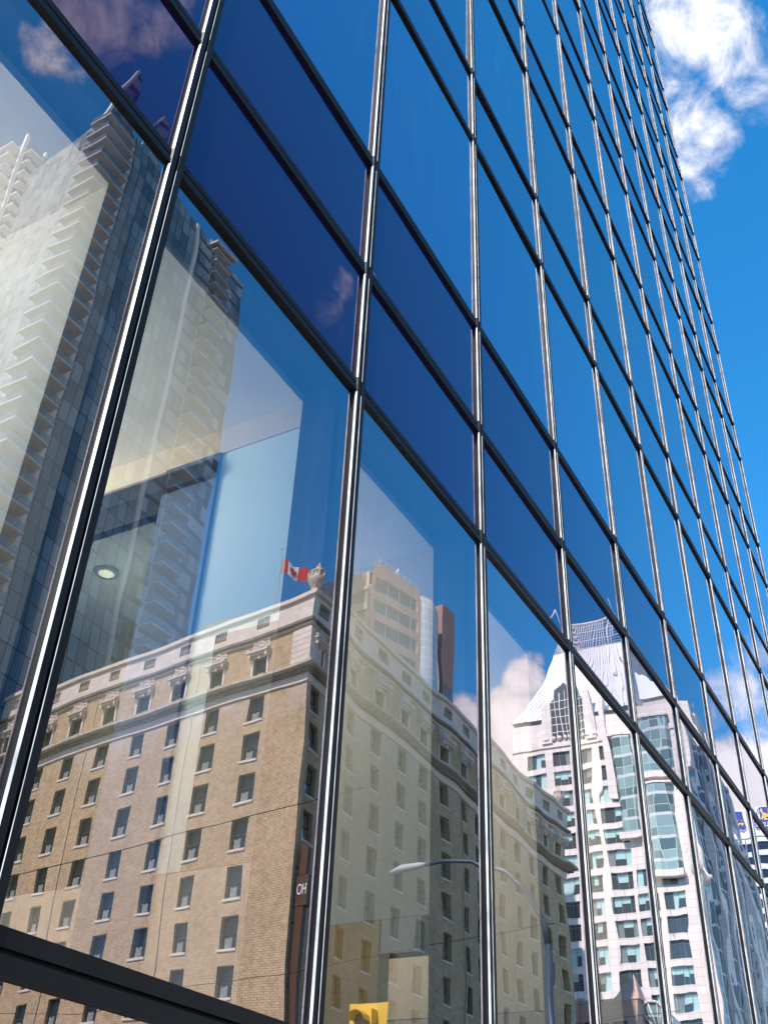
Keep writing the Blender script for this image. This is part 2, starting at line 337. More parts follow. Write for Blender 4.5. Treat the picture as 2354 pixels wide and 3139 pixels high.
# ------------------------------------------------------------------ mesh helpers (m = distance across the street, world y = -m)
class MB:
    def __init__(s): s.v = []; s.f = []; s.mi = []; s.sm = []
    def quad(s, pts, mi=0, smooth=False):
        i = len(s.v); s.v += [tuple(p) for p in pts]; s.f.append(tuple(range(i, i + len(pts)))); s.mi.append(mi); s.sm.append(smooth)
    def box(s, x0, x1, y0, y1, z0, z1, mi=0, F=None):
        if x0 > x1: x0, x1 = x1, x0
        if y0 > y1: y0, y1 = y1, y0
        if z0 > z1: z0, z1 = z1, z0
        p = [(x, y, z) for z in (z0, z1) for y in (y0, y1) for x in (x0, x1)]
        if F: p = [F(*q) for q in p]
        i = len(s.v); s.v += p
        for f in ((0, 2, 3, 1), (4, 5, 7, 6), (0, 1, 5, 4), (1, 3, 7, 5), (3, 2, 6, 7), (2, 0, 4, 6)):
            s.f.append(tuple(i + k for k in f)); s.mi.append(mi); s.sm.append(False)
    def mbox(s, u0, u1, m0, m1, z0, z1, mi=0): s.box(u0, u1, -m0, -m1, z0, z1, mi)
    def prism(s, poly, h0, h1, F, mi=0):
        """poly in (a,z), extruded along d from h0 to h1, F(a,d,z)->world"""
        n = len(poly); i = len(s.v)
        s.v += [F(a, h0, z) for a, z in poly] + [F(a, h1, z) for a, z in poly]
        s.f.append(tuple(i + k for k in range(n))); s.f.append(tuple(i + n + k for k in reversed(range(n))))
        s.mi += [mi, mi]; s.sm += [False, False]
        for k in range(n):
            q = (k + 1) % n; s.f.append((i + k, i + q, i + n + q, i + n + k)); s.mi.append(mi); s.sm.append(False)
    def tube(s, pts, r, n=8, mi=0):
        pts = [Vector(p) for p in pts]; rr = r if isinstance(r, (list, tuple)) else [r] * len(pts)
        rings = []
        for k, p in enumerate(pts):
            t = (pts[min(k + 1, len(pts) - 1)] - pts[max(k - 1, 0)]).normalized()
            a = t.cross(Vector((0, 0, 1)) if abs(t.z) < .9 else Vector((1, 0, 0))).normalized(); b = t.cross(a)
            i = len(s.v); rings.append(i)
            for j in range(n):
                th = 2 * math.pi * j / n; s.v.append(tuple(p + (a * math.cos(th) + b * math.sin(th)) * rr[k]))
        for k in range(len(pts) - 1):
            for j in range(n):
                q = (j + 1) % n; s.f.append((rings[k] + j, rings[k] + q, rings[k + 1] + q, rings[k + 1] + j)); s.mi.append(mi); s.sm.append(True)
        for e in (rings[0], rings[-1]): s.f.append(tuple(e + j for j in range(n))); s.mi.append(mi); s.sm.append(False)
    def lathe(s, prof, c, n=16, mi=0):
        s.tubez = [(r, z) for r, z in prof]; rings = []
        for r, z in prof:
            i = len(s.v); rings.append(i)
            for j in range(n):
                th = 2 * math.pi * j / n; s.v.append((c[0] + r * math.cos(th), c[1] + r * math.sin(th), c[2] + z))
        for k in range(len(prof) - 1):
            for j in range(n):
                q = (j + 1) % n; s.f.append((rings[k] + j, rings[k] + q, rings[k + 1] + q, rings[k + 1] + j)); s.mi.append(mi); s.sm.append(True)
        for e in (rings[0], rings[-1]): s.f.append(tuple(e + j for j in range(n))); s.mi.append(mi); s.sm.append(False)
    def ball(s, c, r, mi=0, n=6):
        s.lathe([(r * math.sin(math.pi * k / n) + 1e-4, -r * math.cos(math.pi * k / n)) for k in range(n + 1)], c, 8, mi)
    def build(s, name, mats, parent=None, fix=True):
        me = bpy.data.meshes.new(name); me.from_pydata(s.v, [], s.f)
        if not isinstance(mats, (list, tuple)): mats = [mats]
        for m in mats: me.materials.append(m)
        me.polygons.foreach_set('material_index', s.mi); me.polygons.foreach_set('use_smooth', s.sm)
        if fix:
            bm = bmesh.new(); bm.from_mesh(me); bmesh.ops.recalc_face_normals(bm, faces=bm.faces); bm.to_mesh(me); bm.free()
        me.update()
        o = bpy.data.objects.new(name, me); COL.objects.link(o)
        if parent: o.parent = parent
        return o
def tag(o, label=None, cat=None, group=None, kind=None):
    for k, v in (('label', label), ('category', cat), ('group', group), ('kind', kind)):
        if v: o[k] = v
    return o
def thing(name, label, cat, group=None, loc=(0, 0, 0)):
    o = bpy.data.objects.new(name, None); COL.objects.link(o); o.location = loc; o.empty_display_size = .5
    return tag(o, label, cat, group)
def copy_to(src, parent, loc, rz=0):
    """copy a part (and its sub-parts) to a new place"""
    c = src.copy(); COL.objects.link(c); c.parent = parent; c.location = loc; c.rotation_euler = (0, 0, rz)
    for ch in list(src.children):
        k = ch.copy(); COL.objects.link(k); k.parent = c
    return c
def drop(o):
    for ch in list(o.children): bpy.data.objects.remove(ch)
    bpy.data.objects.remove(o)
def wall_open(mb, F, a0, a1, z0, z1, cols, rows, rec, mi=0, mr=0, skip=None):
    """wall F(a,d,z) pierced by cols x rows of openings with reveals rec deep"""
    A = sorted(set([a0, a1] + [q for c in cols for q in c])); Z = sorted(set([z0, z1] + [q for c in rows for q in c]))
    oc = set(c[0] for c in cols); orr = set(r[0] for r in rows)
    for i in range(len(A) - 1):
        for j in range(len(Z) - 1):
            a, b, c, d = A[i], A[i + 1], Z[j], Z[j + 1]
            if a in oc and c in orr and not (skip and skip(a, c)):
                for p, q in (((a, c), (b, c)), ((b, c), (b, d)), ((b, d), (a, d)), ((a, d), (a, c))):
                    mb.quad([F(p[0], 0, p[1]), F(q[0], 0, q[1]), F(q[0], rec, q[1]), F(p[0], rec, p[1])], mr)
            else:
                mb.quad([F(a, 0, c), F(b, 0, c), F(b, 0, d), F(a, 0, d)], mi)

def text_mesh(name, body, size, ext, mat, parent, loc, rot, sx=1):
    cv = bpy.data.curves.new(name, 'FONT'); cv.body = body; cv.size = size; cv.extrude = ext; cv.align_x = 'CENTER'; cv.align_y = 'CENTER'
    t = bpy.data.objects.new(name, cv); COL.objects.link(t); bpy.context.view_layer.update()
    me = bpy.data.meshes.new_from_object(t.evaluated_get(bpy.context.evaluated_depsgraph_get())); me.name = name
    bpy.data.objects.remove(t); bpy.data.curves.remove(cv)
    me.materials.clear(); me.materials.append(mat)
    o = bpy.data.objects.new(name, me); COL.objects.link(o); o.parent = parent; o.location = loc; o.rotation_euler = rot; o.scale.x = sx
    return o

# ------------------------------------------------------------------ ground
HOTEL_M = 38.0
KN, KF = 5.0, 32.0
g = MB(); g.quad([(-900, 900, 0), (900, 900, 0), (900, -900, 0), (-900, -900, 0)]); tag(g.build('ground', M['concrete'], fix=False), kind='structure')
g = MB(); g.box(-600, 700, -KF, -KN, -.1, .004); tag(g.build('road', M['asphalt']), kind='structure')
g = MB(); g.box(-600, 700, -KN, 0, -.1, .14); tag(g.build('pavement', M['paving']), kind='structure')
g = MB(); g.box(-600, 700, -HOTEL_M, -KF, -.1, .14); tag(g.build('pavement', M['paving']), kind='structure')
g = MB()
for k in range(-40, 60):
    for mm in (11.5, 25.2): g.box(k * 9, k * 9 + 3, -mm - .07, -mm + .07, .003, .008)
for mm in (18.3, 18.7): g.box(-500, 600, -mm - .06, -mm + .06, .003, .008)
tag(g.build('road_markings', M['paint']), kind='structure')

# ------------------------------------------------------------------ the glass office tower
U0, WB = 2.16614, 1.8
MX = [U0 + WB * k for k in range(-4, 12)]                 # mullion lines, index 4 is the first one in view
ZB = [0.14, 2.30, 5.92, 6.97, 8.13]
z = 8.13; k = 0
while z < 74:
    z += 2.64 if k % 2 == 0 else 1.16; k += 1
    ZB.append(round(z, 3))
ZMEAS = {5: 10.77, 6: 11.95, 7: 14.64, 8: 15.78, 9: 18.40, 10: 19.56, 11: 22.12}
for i, q in ZMEAS.items(): ZB[i] = q
off = ZB[11] - (8.13 + 4 * 2.64 + 3 * 1.16)
for i in range(12, len(ZB)): ZB[i] += off
def is_vision(r): return r in (0, 1) or (r >= 4 and (r - 4) % 2 == 0)
XL, XR = MX[0], MX[-1]; ZT = ZB[-1]
S2 = 767 / 2354
def project(p):
    d = Vector(p) - CAMP; w = d.dot(fw)
    if w < .05: return None
    return ((1177 + 3193.2266 * d.dot(rx) / w) * S2, (1569.5 + 3193.2266 * d.dot(dn) / w) * S2)
def seen_area(x0, x1, z0, z1):
    q = [project((a, 0, b)) for a, b in ((x0, z0), (x1, z0), (x1, z1), (x0, z1))]
    if any(p is None for p in q): return 0
    n = 8; c = 0
    ar = abs(sum(q[i][0] * q[(i + 1) % 4][1] - q[(i + 1) % 4][0] * q[i][1] for i in range(4))) / 2
    for i in range(n):
        for j in range(n):
            p = project((x0 + (x1 - x0) * (i + .5) / n, 0, z0 + (z1 - z0) * (j + .5) / n))
            if p and 0 <= p[0] <= 767 and 0 <= p[1] <= 1024: c += 1
    return ar * c / n / n
tower = thing('office_tower', 'tall office tower with blue mirrored glass between black metal bars, seen steeply from below', 'building')
SG = [0, .03, .07, .13, .22, .35, .5, .65, .78, .87, .93, .97, 1]
WARP = {(3, 2): (0, 0, 0), (3, 3): (.001, 0, 0), (4, 1): (.001, 0, 0), (5, 1): (-.0012, 0, 0), (6, 1): (-.0006, .0006, 0), (7, 1): (0, -.0006, 0), (8, 1): (.0006, .0004, 0), (3, 1): (-.002, -.001, 0), (7, 2): (.0005, 0, 0), (8, 2): (0, .0006, 0), (9, 1): (0, .0008, 0)}      # (bay,row): (tilt up, yaw, twist) - how a sheet sits in its frame
def pane(mb, i, r, flat=False):
    x0, x1, z0, z1 = MX[i] + .04, MX[i + 1] - .04, ZB[r] + .045, ZB[r + 1] - .045
    rnd = random.Random(i * 97 + r * 13)
    tz, ty, tw = WARP.get((i, r), (rnd.gauss(0, .0024), rnd.gauss(0, .0024), rnd.gauss(0, .0012)))
    pil = rnd.uniform(.0006, .0022) * (1 if rnd.random() < .7 else -1)
    if (i, r) in WARP: pil *= .6
    if (i, r) == (4, 1): pil = .0004
    xs = SG if not flat else [0, 1]
    def Y(s, t):
        x = (s - .5) * (x1 - x0); zz = (t - .5) * (z1 - z0)
        e = math.exp(-min(s, 1 - s) * (x1 - x0) / .09) + math.exp(-min(t, 1 - t) * (z1 - z0) / .12)
        return -.004 + tz * zz + ty * x + tw * x * zz + pil * (e - ((2 * s - 1) ** 2 + (2 * t - 1) ** 2) * .8)
    b = len(mb.v)
    for t in xs:
        for s in xs: mb.v.append((x0 + (x1 - x0) * s, Y(s, t), z0 + (z1 - z0) * t))
    n = len(xs)
    for j in range(n - 1):
        for k2 in range(n - 1):
            q = b + j * n + k2; mb.f.append((q, q + 1, q + n + 1, q + n)); mb.mi.append(0); mb.sm.append(True)
cells = []
for i in range(len(MX) - 1):
    for r in range(len(ZB) - 1): cells.append((seen_area(MX[i], MX[i + 1], ZB[r], ZB[r + 1]), i, r))
def build_panes():
    for vis, nm in ((True, 'window_pane'), (False, 'spandrel_pane')):
        lst = sorted([c for c in cells if is_vision(c[2]) == vis], reverse=True)
        shown = [c for c in lst if c[0] > 0][:100]
        rest = [c for c in lst if c not in shown]
        for a, i, r in shown:
            mb = MB(); pane(mb, i, r)
            mat = (M['clear'] if r < 2 else M['vision']) if vis else (M['spandrel'] if r < 4 else M['spandrel_upper'])
            mb.build(nm, mat, tower, fix=False)
        mb = MB(); mi = []
        for a, i, r in rest: pane(mb, i, r, True); mb.mi[-1] = 1 if (vis and r < 2) else 0
        if rest: tag(mb.build('upper_' + nm + 's', [M['vision'] if vis else M['spandrel_upper'], M['clear']], tower, fix=False), kind='stuff')

def build_frame():
    # vertical mullions: two black tubes either side of a drainage groove, mill-finish edge on the near flank
    for i, x in enumerate(MX):
        mb = MB()
        mb.box(x - .0465, x + .0465, .0, .09, ZB[0], ZT)
        FZ = lambda a, d, z: (a, z, d)
        mb.prism([(x - .047, .0), (x - .047, -.016), (x - .038, -.032), (x - .008, -.032), (x - .008, .0)], ZB[0], ZT, FZ)
        mb.prism([(x + .008, .0), (x + .008, -.029), (x + .011, -.032), (x + .047, -.032), (x + .047, .0)], ZB[0], ZT, FZ)
        o = mb.build('mullion', M['black'], tower)
        e = MB()
        for r in range(len(ZB) - 1):
            a, b = ZB[r] + .06, ZB[r + 1] - .06
            e.prism([(x - .0447, -.0205), (x - .0464, -.022), (x - .0406, -.0325), (x - .0388, -.031)], a, b, FZ)
            e.prism([(x + .0076, -.029), (x + .0076, -.0325), (x + .0092, -.0325), (x + .0092, -.032), (x + .008, -.0305)], a, b, FZ)
        e.build('bright_edge', M['steel'], o)
    for r, z in enumerate(ZB):
        mb = MB()
        for k2 in range(len(MX) - 1):
            a, b = MX[k2] + .0475, MX[k2 + 1] - .0475
            h = .066 if r == 1 else .05
            mb.box(a, b, .0, .09, z - h, z + h)
            mb.box(a, b, -.028, .0, z - h, z - .008); mb.box(a, b, -.023, .0, z + .01, z + h)
        mb.build('transom', M['black'], tower)
build_panes(); build_frame()
# body behind the glass: slabs, ceilings, back wall, return walls, roof
b = MB()
b.box(XL, XR + .1, 9, 30, 0, ZT)
b.build('core_wall', M['dark'], tower)
b = MB()
for r in range(1, len(ZB) - 1):
    if r >= 4 and is_vision(r): b.box(XL, XR - .1, .12, 8.99, ZB[r] - .5, ZB[r] - .09)
    if r >= 4 and not is_vision(r): b.box(XL, XR - .1, .12, 8.99, ZB[r] - .02, ZB[r] + .3)
b.build('floor_slab', M['dark'], tower)
b = MB()
for r in range(len(ZB) - 1):
    if not is_vision(r): b.box(XL, XR - .1, .095, .115, ZB[r] + .01, ZB[r + 1] - .01)
b.build('spandrel_backing', M['dark'], tower)
b = MB(); b.box(XR + .08, XR + .12, .001, 9, 0, ZT); b.box(XL - .12, XL - .08, .001, 30, 0, ZT); b.build('return_wall', M['vision'] if 0 else M['black'], tower)
b = MB(); b.box(XL - .2, XR + .2, -.06, 30.1, ZT + .09, ZT + .7); b.build('roof', M['black'], tower)
# lowest office floor in view (between the transoms at 2.30 and 5.92)
ZC = 5.905
b = MB(); b.box(XL, XR - .1, .345, 8.99, ZC, 6.3); b.build('ceiling', M['ceil'], tower)
b = MB(); b.box(XL, XR - .1, .12, .343, ZC + .06, 6.3)
for x in MX[1:-1]: b.box(x - .07, x + .07, .095, .34, 2.4, ZC + .05)
b.build('pocket_trim', M['blackm'], tower)
b = MB(); b.box(XL, XR - .1, .12, 8.99, 2.0, 2.28); b.build('office_floor', M['carpet'], tower)
for i, x in enumerate(MX[1:-1], 1):
    pw = MB()
    if i == 5:
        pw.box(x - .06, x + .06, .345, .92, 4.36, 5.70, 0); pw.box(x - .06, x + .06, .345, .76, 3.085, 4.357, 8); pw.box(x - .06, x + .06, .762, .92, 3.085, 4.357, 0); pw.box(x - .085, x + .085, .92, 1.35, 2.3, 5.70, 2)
        pw.box(x - .07, x + .07, .34, 8.9, 5.703, ZC - .002, 4); pw.box(x - .13, x + .13, .93, 3.2, 5.50, 5.62, 3)
        pw.box(x - .06, x + .06, .342, .915, 2.3, 3.08, 1); pw.box(x - .06, x + .06, 1.355, 3.4, 2.3, 3.08, 1)
        pw.box(x - .006, x + .006, 1.355, 8.9, 3.09, 5.43, 7); pw.box(x - .02, x + .02, 2.3, 2.33, 3.09, 5.43, 3)
    elif i == 6:
        pw.box(x - .06, x + .06, .345, 8.9, 3.30, ZC - .002, 4); pw.box(x - .06, x + .06, .40, .67, 3.1, 3.297, 4)
        pw.box(x - .065, x + .065, .675, 3.4, 2.3, 3.295, 5)
    else:
        pw.box(x - .06, x + .06, .345, 8.9, 3.1, ZC - .002, 4 if i > 4 else 6); pw.box(x - .06, x + .06, .345, 8.9, 2.3, 3.095, 1)
    pw.build('partition', [M['wallc'], M['wallp'], M['walld'], M['dark'], M['wallb'], M['wood'], M['ceil'], M['smoked'], M['wall_dim']], tower)
# recessed downlight repeated in each office; added point lights below brighten ceiling and partitions
for i in range(3, len(MX) - 1):
    x = MX[i] + .55; y = 2.35
    if i == 5: x, y = 4.89, 2.78
    l = MB(); l.lathe([(.085, -.012), (.1, -.012), (.1, .0), (.085, .0)], (x, y, ZC - .003), 20)
    o = l.build('downlight', M['lampgrey'], tower)
    l = MB(); l.lathe([(.001, 0), (.06, 0)], (x, y, ZC - .022), 20); l.build('lamp_glow', M['lamp'], o)
    ld = bpy.data.lights.new('ceiling_fill', 'POINT'); ld.energy = 82; ld.color = (1, .95, .88); ld.shadow_soft_size = .45
    lo = bpy.data.objects.new('ceiling_fill', ld); COL.objects.link(lo); lo.location = (x, 2.6, 5.2); lo.parent = tower

# ------------------------------------------------------------------ brick hotel over the street
HU, HM, HU2, HMB = 59.4, 38.0, 113.6, 77.4
hotel = thing('brick_hotel', 'tan brick hotel with cream stone cornice and balustrade, across the street', 'building')
SK = .133; SKA = math.atan(SK)
def HX(m): return HU + SK * (m - HM)
FL = lambda a, d, z: (HX(a) + d, -a, z)            # side face, not quite square to the street, a = distance from the glass tower
FR = lambda a, d, z: (a, -HM - d, z)            # street face, a = along the street
LC = [(43.4 + 4.5 * k) for k in range(8)]
RC = [60.95 + 4.3 * k + (.1 if k else 0) for k in range(0, 12)] + [111.9]
HW, HWR = 1.52, 1.5
ROWS = [(39.15, 41.15), (35.45, 37.55)] + [(32.25 - 3.36 * k, 34.45 - 3.36 * k) for k in range(9)]
RC = [c for c in RC if c + 1 < HU2]
lcols = [(c - HW / 2, c + HW / 2) for c in LC if c + 1 < HMB]; rcols = [(c - HWR / 2, c + HWR / 2) for c in RC]
b = MB()
wall_open(b, FL, HM, HMB, 0, 42.9, lcols, ROWS, .34); wall_open(b, FR, HU, HU2, 0, 42.9, rcols, ROWS, .5)
b.quad([(HU2, -HM, 0), (HU2, -HMB, 0), (HU2, -HMB, 42.9), (HU2, -HM, 42.9)]); b.quad([(HX(HMB), -HMB, 0), (HU2, -HMB, 0), (HU2, -HMB, 42.9), (HX(HMB), -HMB, 42.9)])
b.build('wall', M['brick'], hotel, fix=False)
b = MB(); b.prism([(HX(HM) + .9, 0), (HX(HMB) + .9, 1), (HU2 - .5, 1), (HU2 - .5, 0)], 0, 42.8, lambda a, d, z: (a, -(HM + .8 + z * (HMB - HM - 1.3)), d)); b.build('inner_wall', M['blackm'], hotel)
def course(name, z0, z1, p, mat, pz=None):
    q = MB()
    q.box(HM - p, HMB, -p, 0, z0, z1, 0, FL); q.mbox(HU - SK * p, HU2 + p, HM - p, HM, z0, z1)
    return q.build(name, mat, hotel)
course('string_course', 37.62, 38.28, .16, M['stone']); course('string_course', 38.28, 38.62, .5, M['ledge_shade']); course('string_course', 38.62, 38.86, 1.0, M['stone2'])
course('string_course', 42.62, 42.8, .16, M['stone']); course('cornice', 42.8, 43.05, .42, M['ledge_shade'])
course('parapet_cap', 45.1, 45.45, .48, M['stone'])
# parapet with little balustrade panels above each window line
b = MB()
pl = [(c - .7, c + .7) for c in LC if c + 1 < HMB]; pr = [(c - .8, c + .8) for c in RC if c + 1 < HU2]
FLp = lambda a, d, z: (HX(a) - .2 + d, -a, z); FRp = lambda a, d, z: (a, -HM + .2 - d, z)
wall_open(b, FLp, HM - .2, HMB, 43.05, 45.1, pl, [(43.75, 44.75)], .3); wall_open(b, FRp, HU - .2, HU2 + .2, 43.05, 45.1, pr, [(43.75, 44.75)], .3)
b.build('parapet', M['stone'], hotel, fix=False)
b = MB()
b.box(HM + .3, HMB, .11, .3, 43.0, 45.05, 0, FL); b.mbox(HU + .3, HU2, HM + .11, HM + .3, 43.0, 45.05); b.build('parapet_back', M['blackm'], hotel)
def balusters():
    q = MB()
    for k in range(5):
        q.lathe([(.06, 0), (.06, .1), (.04, .15), (.085, .4), (.045, .7), (.035, .85), (.06, .9), (.06, 1.0)], (-.52 + .26 * k, 0, 0), 8)
    return q.build('balustrade', M['stone2'], hotel)
bs = balusters()
for c in LC:
    if c + 1 < HMB: copy_to(bs, hotel, (HX(c) - .05, -c, 43.75), SKA - math.pi / 2)
for c in RC: copy_to(bs, hotel, (c, -HM + .05, 43.75), math.pi)
drop(bs)
# windows
def hotel_window(w, h, deep):
    f = MB(); fr = .07
    f.box(-w / 2, -w / 2 + fr, 0, .12, 0, h); f.box(w / 2 - fr, w / 2, 0, .12, 0, h); f.box(-w / 2 + fr, w / 2 - fr, 0, .12, h - fr, h); f.box(-w / 2 + fr, w / 2 - fr, 0, .12, 0, fr)
    f.box(-w / 2 + fr, w / 2 - fr, -.03, .09, h * .47, h * .47 + .08)
    o = f.build('window', M['frame'], hotel)
    q = MB(); q.quad([(-w / 2 + fr, .07, h * .5), (w / 2 - fr, .07, h * .5), (w / 2 - fr, .07, h - fr), (-w / 2 + fr, .07, h - fr)])
    q.quad([(-w / 2 + fr, .04, fr), (w / 2 - fr, .04, fr), (w / 2 - fr, .04, h * .47), (-w / 2 + fr, .04, h * .47)]); q.build('pane', M['hglass'] if deep < .4 else M['hglass_street'], o)
    s = MB(); s.box(-w / 2 - .1, w / 2 + .1, -deep - .12, -.01, -.17, -.005); s.build('sill', M['stone'], o)
    c = MB(); n = 9
    for k in range(n):
        xa = -w * .05 + w * .42 * k / n; xb = -w * .05 + w * .42 * (k + 1) / n
        c.quad([(xa, .032 - .006 * (k % 2), fr), (xb, .026 + .006 * (k % 2), fr), (xb, .026 + .006 * (k % 2), h * (.38 + .02 * math.sin(k))), (xa, .032 - .006 * (k % 2), h * (.38 + .02 * math.sin(k)))])
    c.build('net_curtain', M['curtain'], o)
    return o
wl = hotel_window(HW, 2.0, .28); wr = hotel_window(HWR, 2.0, .42)
cnt = 0; rest = MB()
for (z0, z1) in ROWS:
    for c in LC:
        if c + 1 < HMB and z0 > 5: copy_to(wl, hotel, (HX(c) + .30, -c, z0 + .001), SKA - math.pi / 2).scale.z = (z1 - z0 - .002) / 2.0; cnt += 1
nright = 0
for (z0, z1) in ROWS:
    for c in RC:
        if cnt < 100 and z0 > 34 and c > 62: copy_to(wr, hotel, (c, -HM - .44, z0 + .001), math.pi).scale.z = (z1 - z0 - .002) / 2.0; cnt += 1
        else:
            h = z1 - z0; d = .46
            rest.box(c - HWR / 2, c + HWR / 2, d, d + .05, z0, z0 + .08, 0, FR); rest.box(c - HWR / 2, c + HWR / 2, d, d + .05, z1 - .07, z1, 0, FR)
            rest.box(c - HWR / 2, c - HWR / 2 + .07, d, d + .05, z0 + .08, z1 - .07, 0, FR); rest.box(c + HWR / 2 - .07, c + HWR / 2, d, d + .05, z0 + .08, z1 - .07, 0, FR)
            rest.box(c - HWR / 2 + .07, c + HWR / 2 - .07, d - .02, d + .05, z0 + h * .47, z0 + h * .52, 0, FR)
            for (p, q2, dd) in ((z0 + .08, z0 + h * .47, .02), (z0 + h * .52, z1 - .07, .05)):
                rest.quad([FR(c - HWR / 2 + .07, d + dd, p), FR(c + HWR / 2 - .07, d + dd, p), FR(c + HWR / 2 - .07, d + dd, q2), FR(c - HWR / 2 + .07, d + dd, q2)], 1)
            rest.box(c - HWR / 2 - .1, c + HWR / 2 + .1, -.1, .42, z0 - .17, z0 - .004, 2, FR)
tag(rest.build('street_windows', [M['frame'], M['hglass_street'], M['stone']], hotel), kind='stuff')
drop(wl); drop(wr)
# carved surrounds of the top storey
def cartouche(w, lamps):
    q = MB(); h = 1.95
    q.box(-w / 2 - .24, -w / 2, -.09, 0, 0, h); q.box(w / 2, w / 2 + .24, -.09, 0, 0, h); q.box(-w / 2 - .24, w / 2 + .24, -.11, 0, h, h + .2)
    q.box(-w / 2 - .42, w / 2 + .42, -.62, 0, h + .34, h + .48); q.box(-w / 2 - .34, w / 2 + .34, -.4, 0, h + .2, h + .34)
    for s in (-1, 1): q.box(s * w * .6 - .1, s * w * .6 + .1, -.5, -.09, h - .1, h + .33); q.ball((s * (w / 2 + .3), -.45, h + .62), .16)
    q.box(-.12, .12, -.3, -.11, h - .12, h + .33)
    q.box(-.95, .95, -.09, 0, h + .5, h + 1.56)
    n = 18
    ring = [(.40 * math.cos(2 * math.pi * k / n), -.16, h + 1.0 + .44 * math.sin(2 * math.pi * k / n)) for k in range(n + 1)]
    q.tube(ring, .085, 6); q.ball((0, -.1, h + 1.0), .24)
    rn = random.Random(3)
    for k in range(26):
        s = rn.choice((-1, 1)); q.ball((s * rn.uniform(.55, .92), -.12, h + rn.uniform(.56, 1.5)), rn.uniform(.07, .16), 0, 4)
    for s in (-1, 1): q.tube([(s * .36, -.1, h + .55), (s * .62, -.12, h + .7), (s * .66, -.1, h + .95), (s * .5, -.1, h + 1.1)], .055, 5)
    q.box(-.1, .1, -.16, 0, h + 1.26, h + 1.42)
    o = q.build('window_surround', M['stone'], hotel)
    if lamps:
        l = MB()
        for x, zz in ((-.8, h + .62), (0, h + .5), (.85, h + .62)): l.ball((x, -.52, zz), .13); l.box(x - .03, x + .03, -.5, -.1, zz - .03, zz + .03)
        l.build('floodlight', M['flagw'], o)
    return o
cl = cartouche(HW, False); cr2 = cartouche(HWR, True)
for c in LC:
    if c + 1 < HMB: copy_to(cl, hotel, (HX(c) - .002, -c, 39.15), SKA - math.pi / 2)
for c in RC: copy_to(cr2, hotel, (c, -HM + .002, 39.15), math.pi)
drop(cl); drop(cr2)
# rusticated corner pier, urns, roof
b = MB()
for k in range(7):
    z0 = 38.9 + k * .495; b.mbox(HU - .12, HU + 1.9, HM - .12, HM - .001, z0 + .035, z0 + .495); b.box(HM, HM + 2.0, -.12, -.001, z0 + .035, z0 + .495, 0, FL)
b.build('corner_pier', M['stone'], hotel)
def urn(u, m, z, k_):
    q = MB(); q.lathe([(a * k_, b2 * .86) for a, b2 in [(.75, 0), (.75, .25), (.45, .4), (.4, .7), (.62, .95), (.9, 1.35), (.98, 1.7), (.9, 1.8), (.86, 2.25), (.95, 2.3), (.9, 2.45), (.45, 2.65), (.3, 2.75), (.3, 3.0), (.12, 3.1), (.16, 3.25), (.02, 3.42)]], (u, -m, z), 20)
    for k in range(8):
        th = k * math.pi / 4; q.box(u + .93 * k_ * math.cos(th) - .06, u + .93 * k_ * math.cos(th) + .06, -m + .93 * k_ * math.sin(th) - .06, -m + .93 * k_ * math.sin(th) + .06, z + 1.5, z + 1.98)
    q.build('corner_urn', M['stone2'], hotel)
urn(HU + .35, HM + .35, 45.45, .66); urn(HU2 - .3, HM + .35, 45.45, .66)
b = MB(); b.prism([(HX(HM) + .5, 0), (HX(HMB) + .5, 1), (HU2 - .3, 1), (HU2 - .3, 0)], 42.95, 43.2, lambda a, d, z: (a, -(HM + .5 + z * (HMB - HM - .8)), d)); b.build('roof', M['hroof'], hotel)
b = MB(); b.mbox(HU + 6, HU + 16, HM + 7, HM + 16, 43.2, 49.6); b.build('penthouse', M['hroof'], hotel)
b = MB(); b.mbox(HU + 6, HU + 20, HM + 3.5, HM + 7, 43.2, 48.2); b.build('penthouse', M['redbrick'], hotel)
b = MB()
for k in range(12): b.tube([(HU + 6 + 1.2 * k, -HM - 3.6, 48.2), (HU + 6 + 1.2 * k, -HM - 3.6, 49.3)], .04, 5)
for zz in (48.6, 48.95, 49.3): b.tube([(HU + 6, -HM - 3.6, zz), (HU + 20, -HM - 3.6, zz)], .045, 5)
b.build('roof_railing', M['tealbar'], hotel)
b = MB()
for c in (50.3, 63.5): b.tube([(HX(c) - .07, -c, 0), (HX(c) - .07, -c, 42.3)], .06, 6)
b.tube([(HU + 26.6, -HM + .08, 0), (HU + 26.6, -HM + .08, 42.3)], .07, 6)
b.build('downpipe', M['stone2'], hotel)
b = MB()
rn = random.Random(5)
for k in range(900):
    p = Vector((HU + 7.5 + rn.gauss(0, .6), -(66.0 + rn.gauss(0, 3.0)), 44.6 + abs(rn.gauss(0, 1.0)))); a = Vector((rn.gauss(0, 1), rn.gauss(0, 1), rn.gauss(0, 1))).normalized() * .25; c2 = a.orthogonal().normalized() * .16
    b.quad([p - a, p + c2, p + a, p - c2])
tag(b.build('roof_garden_shrub', M['leaf'], fix=False), 'dark leafy shrub growing on the hotel roof behind the parapet', 'shrub')
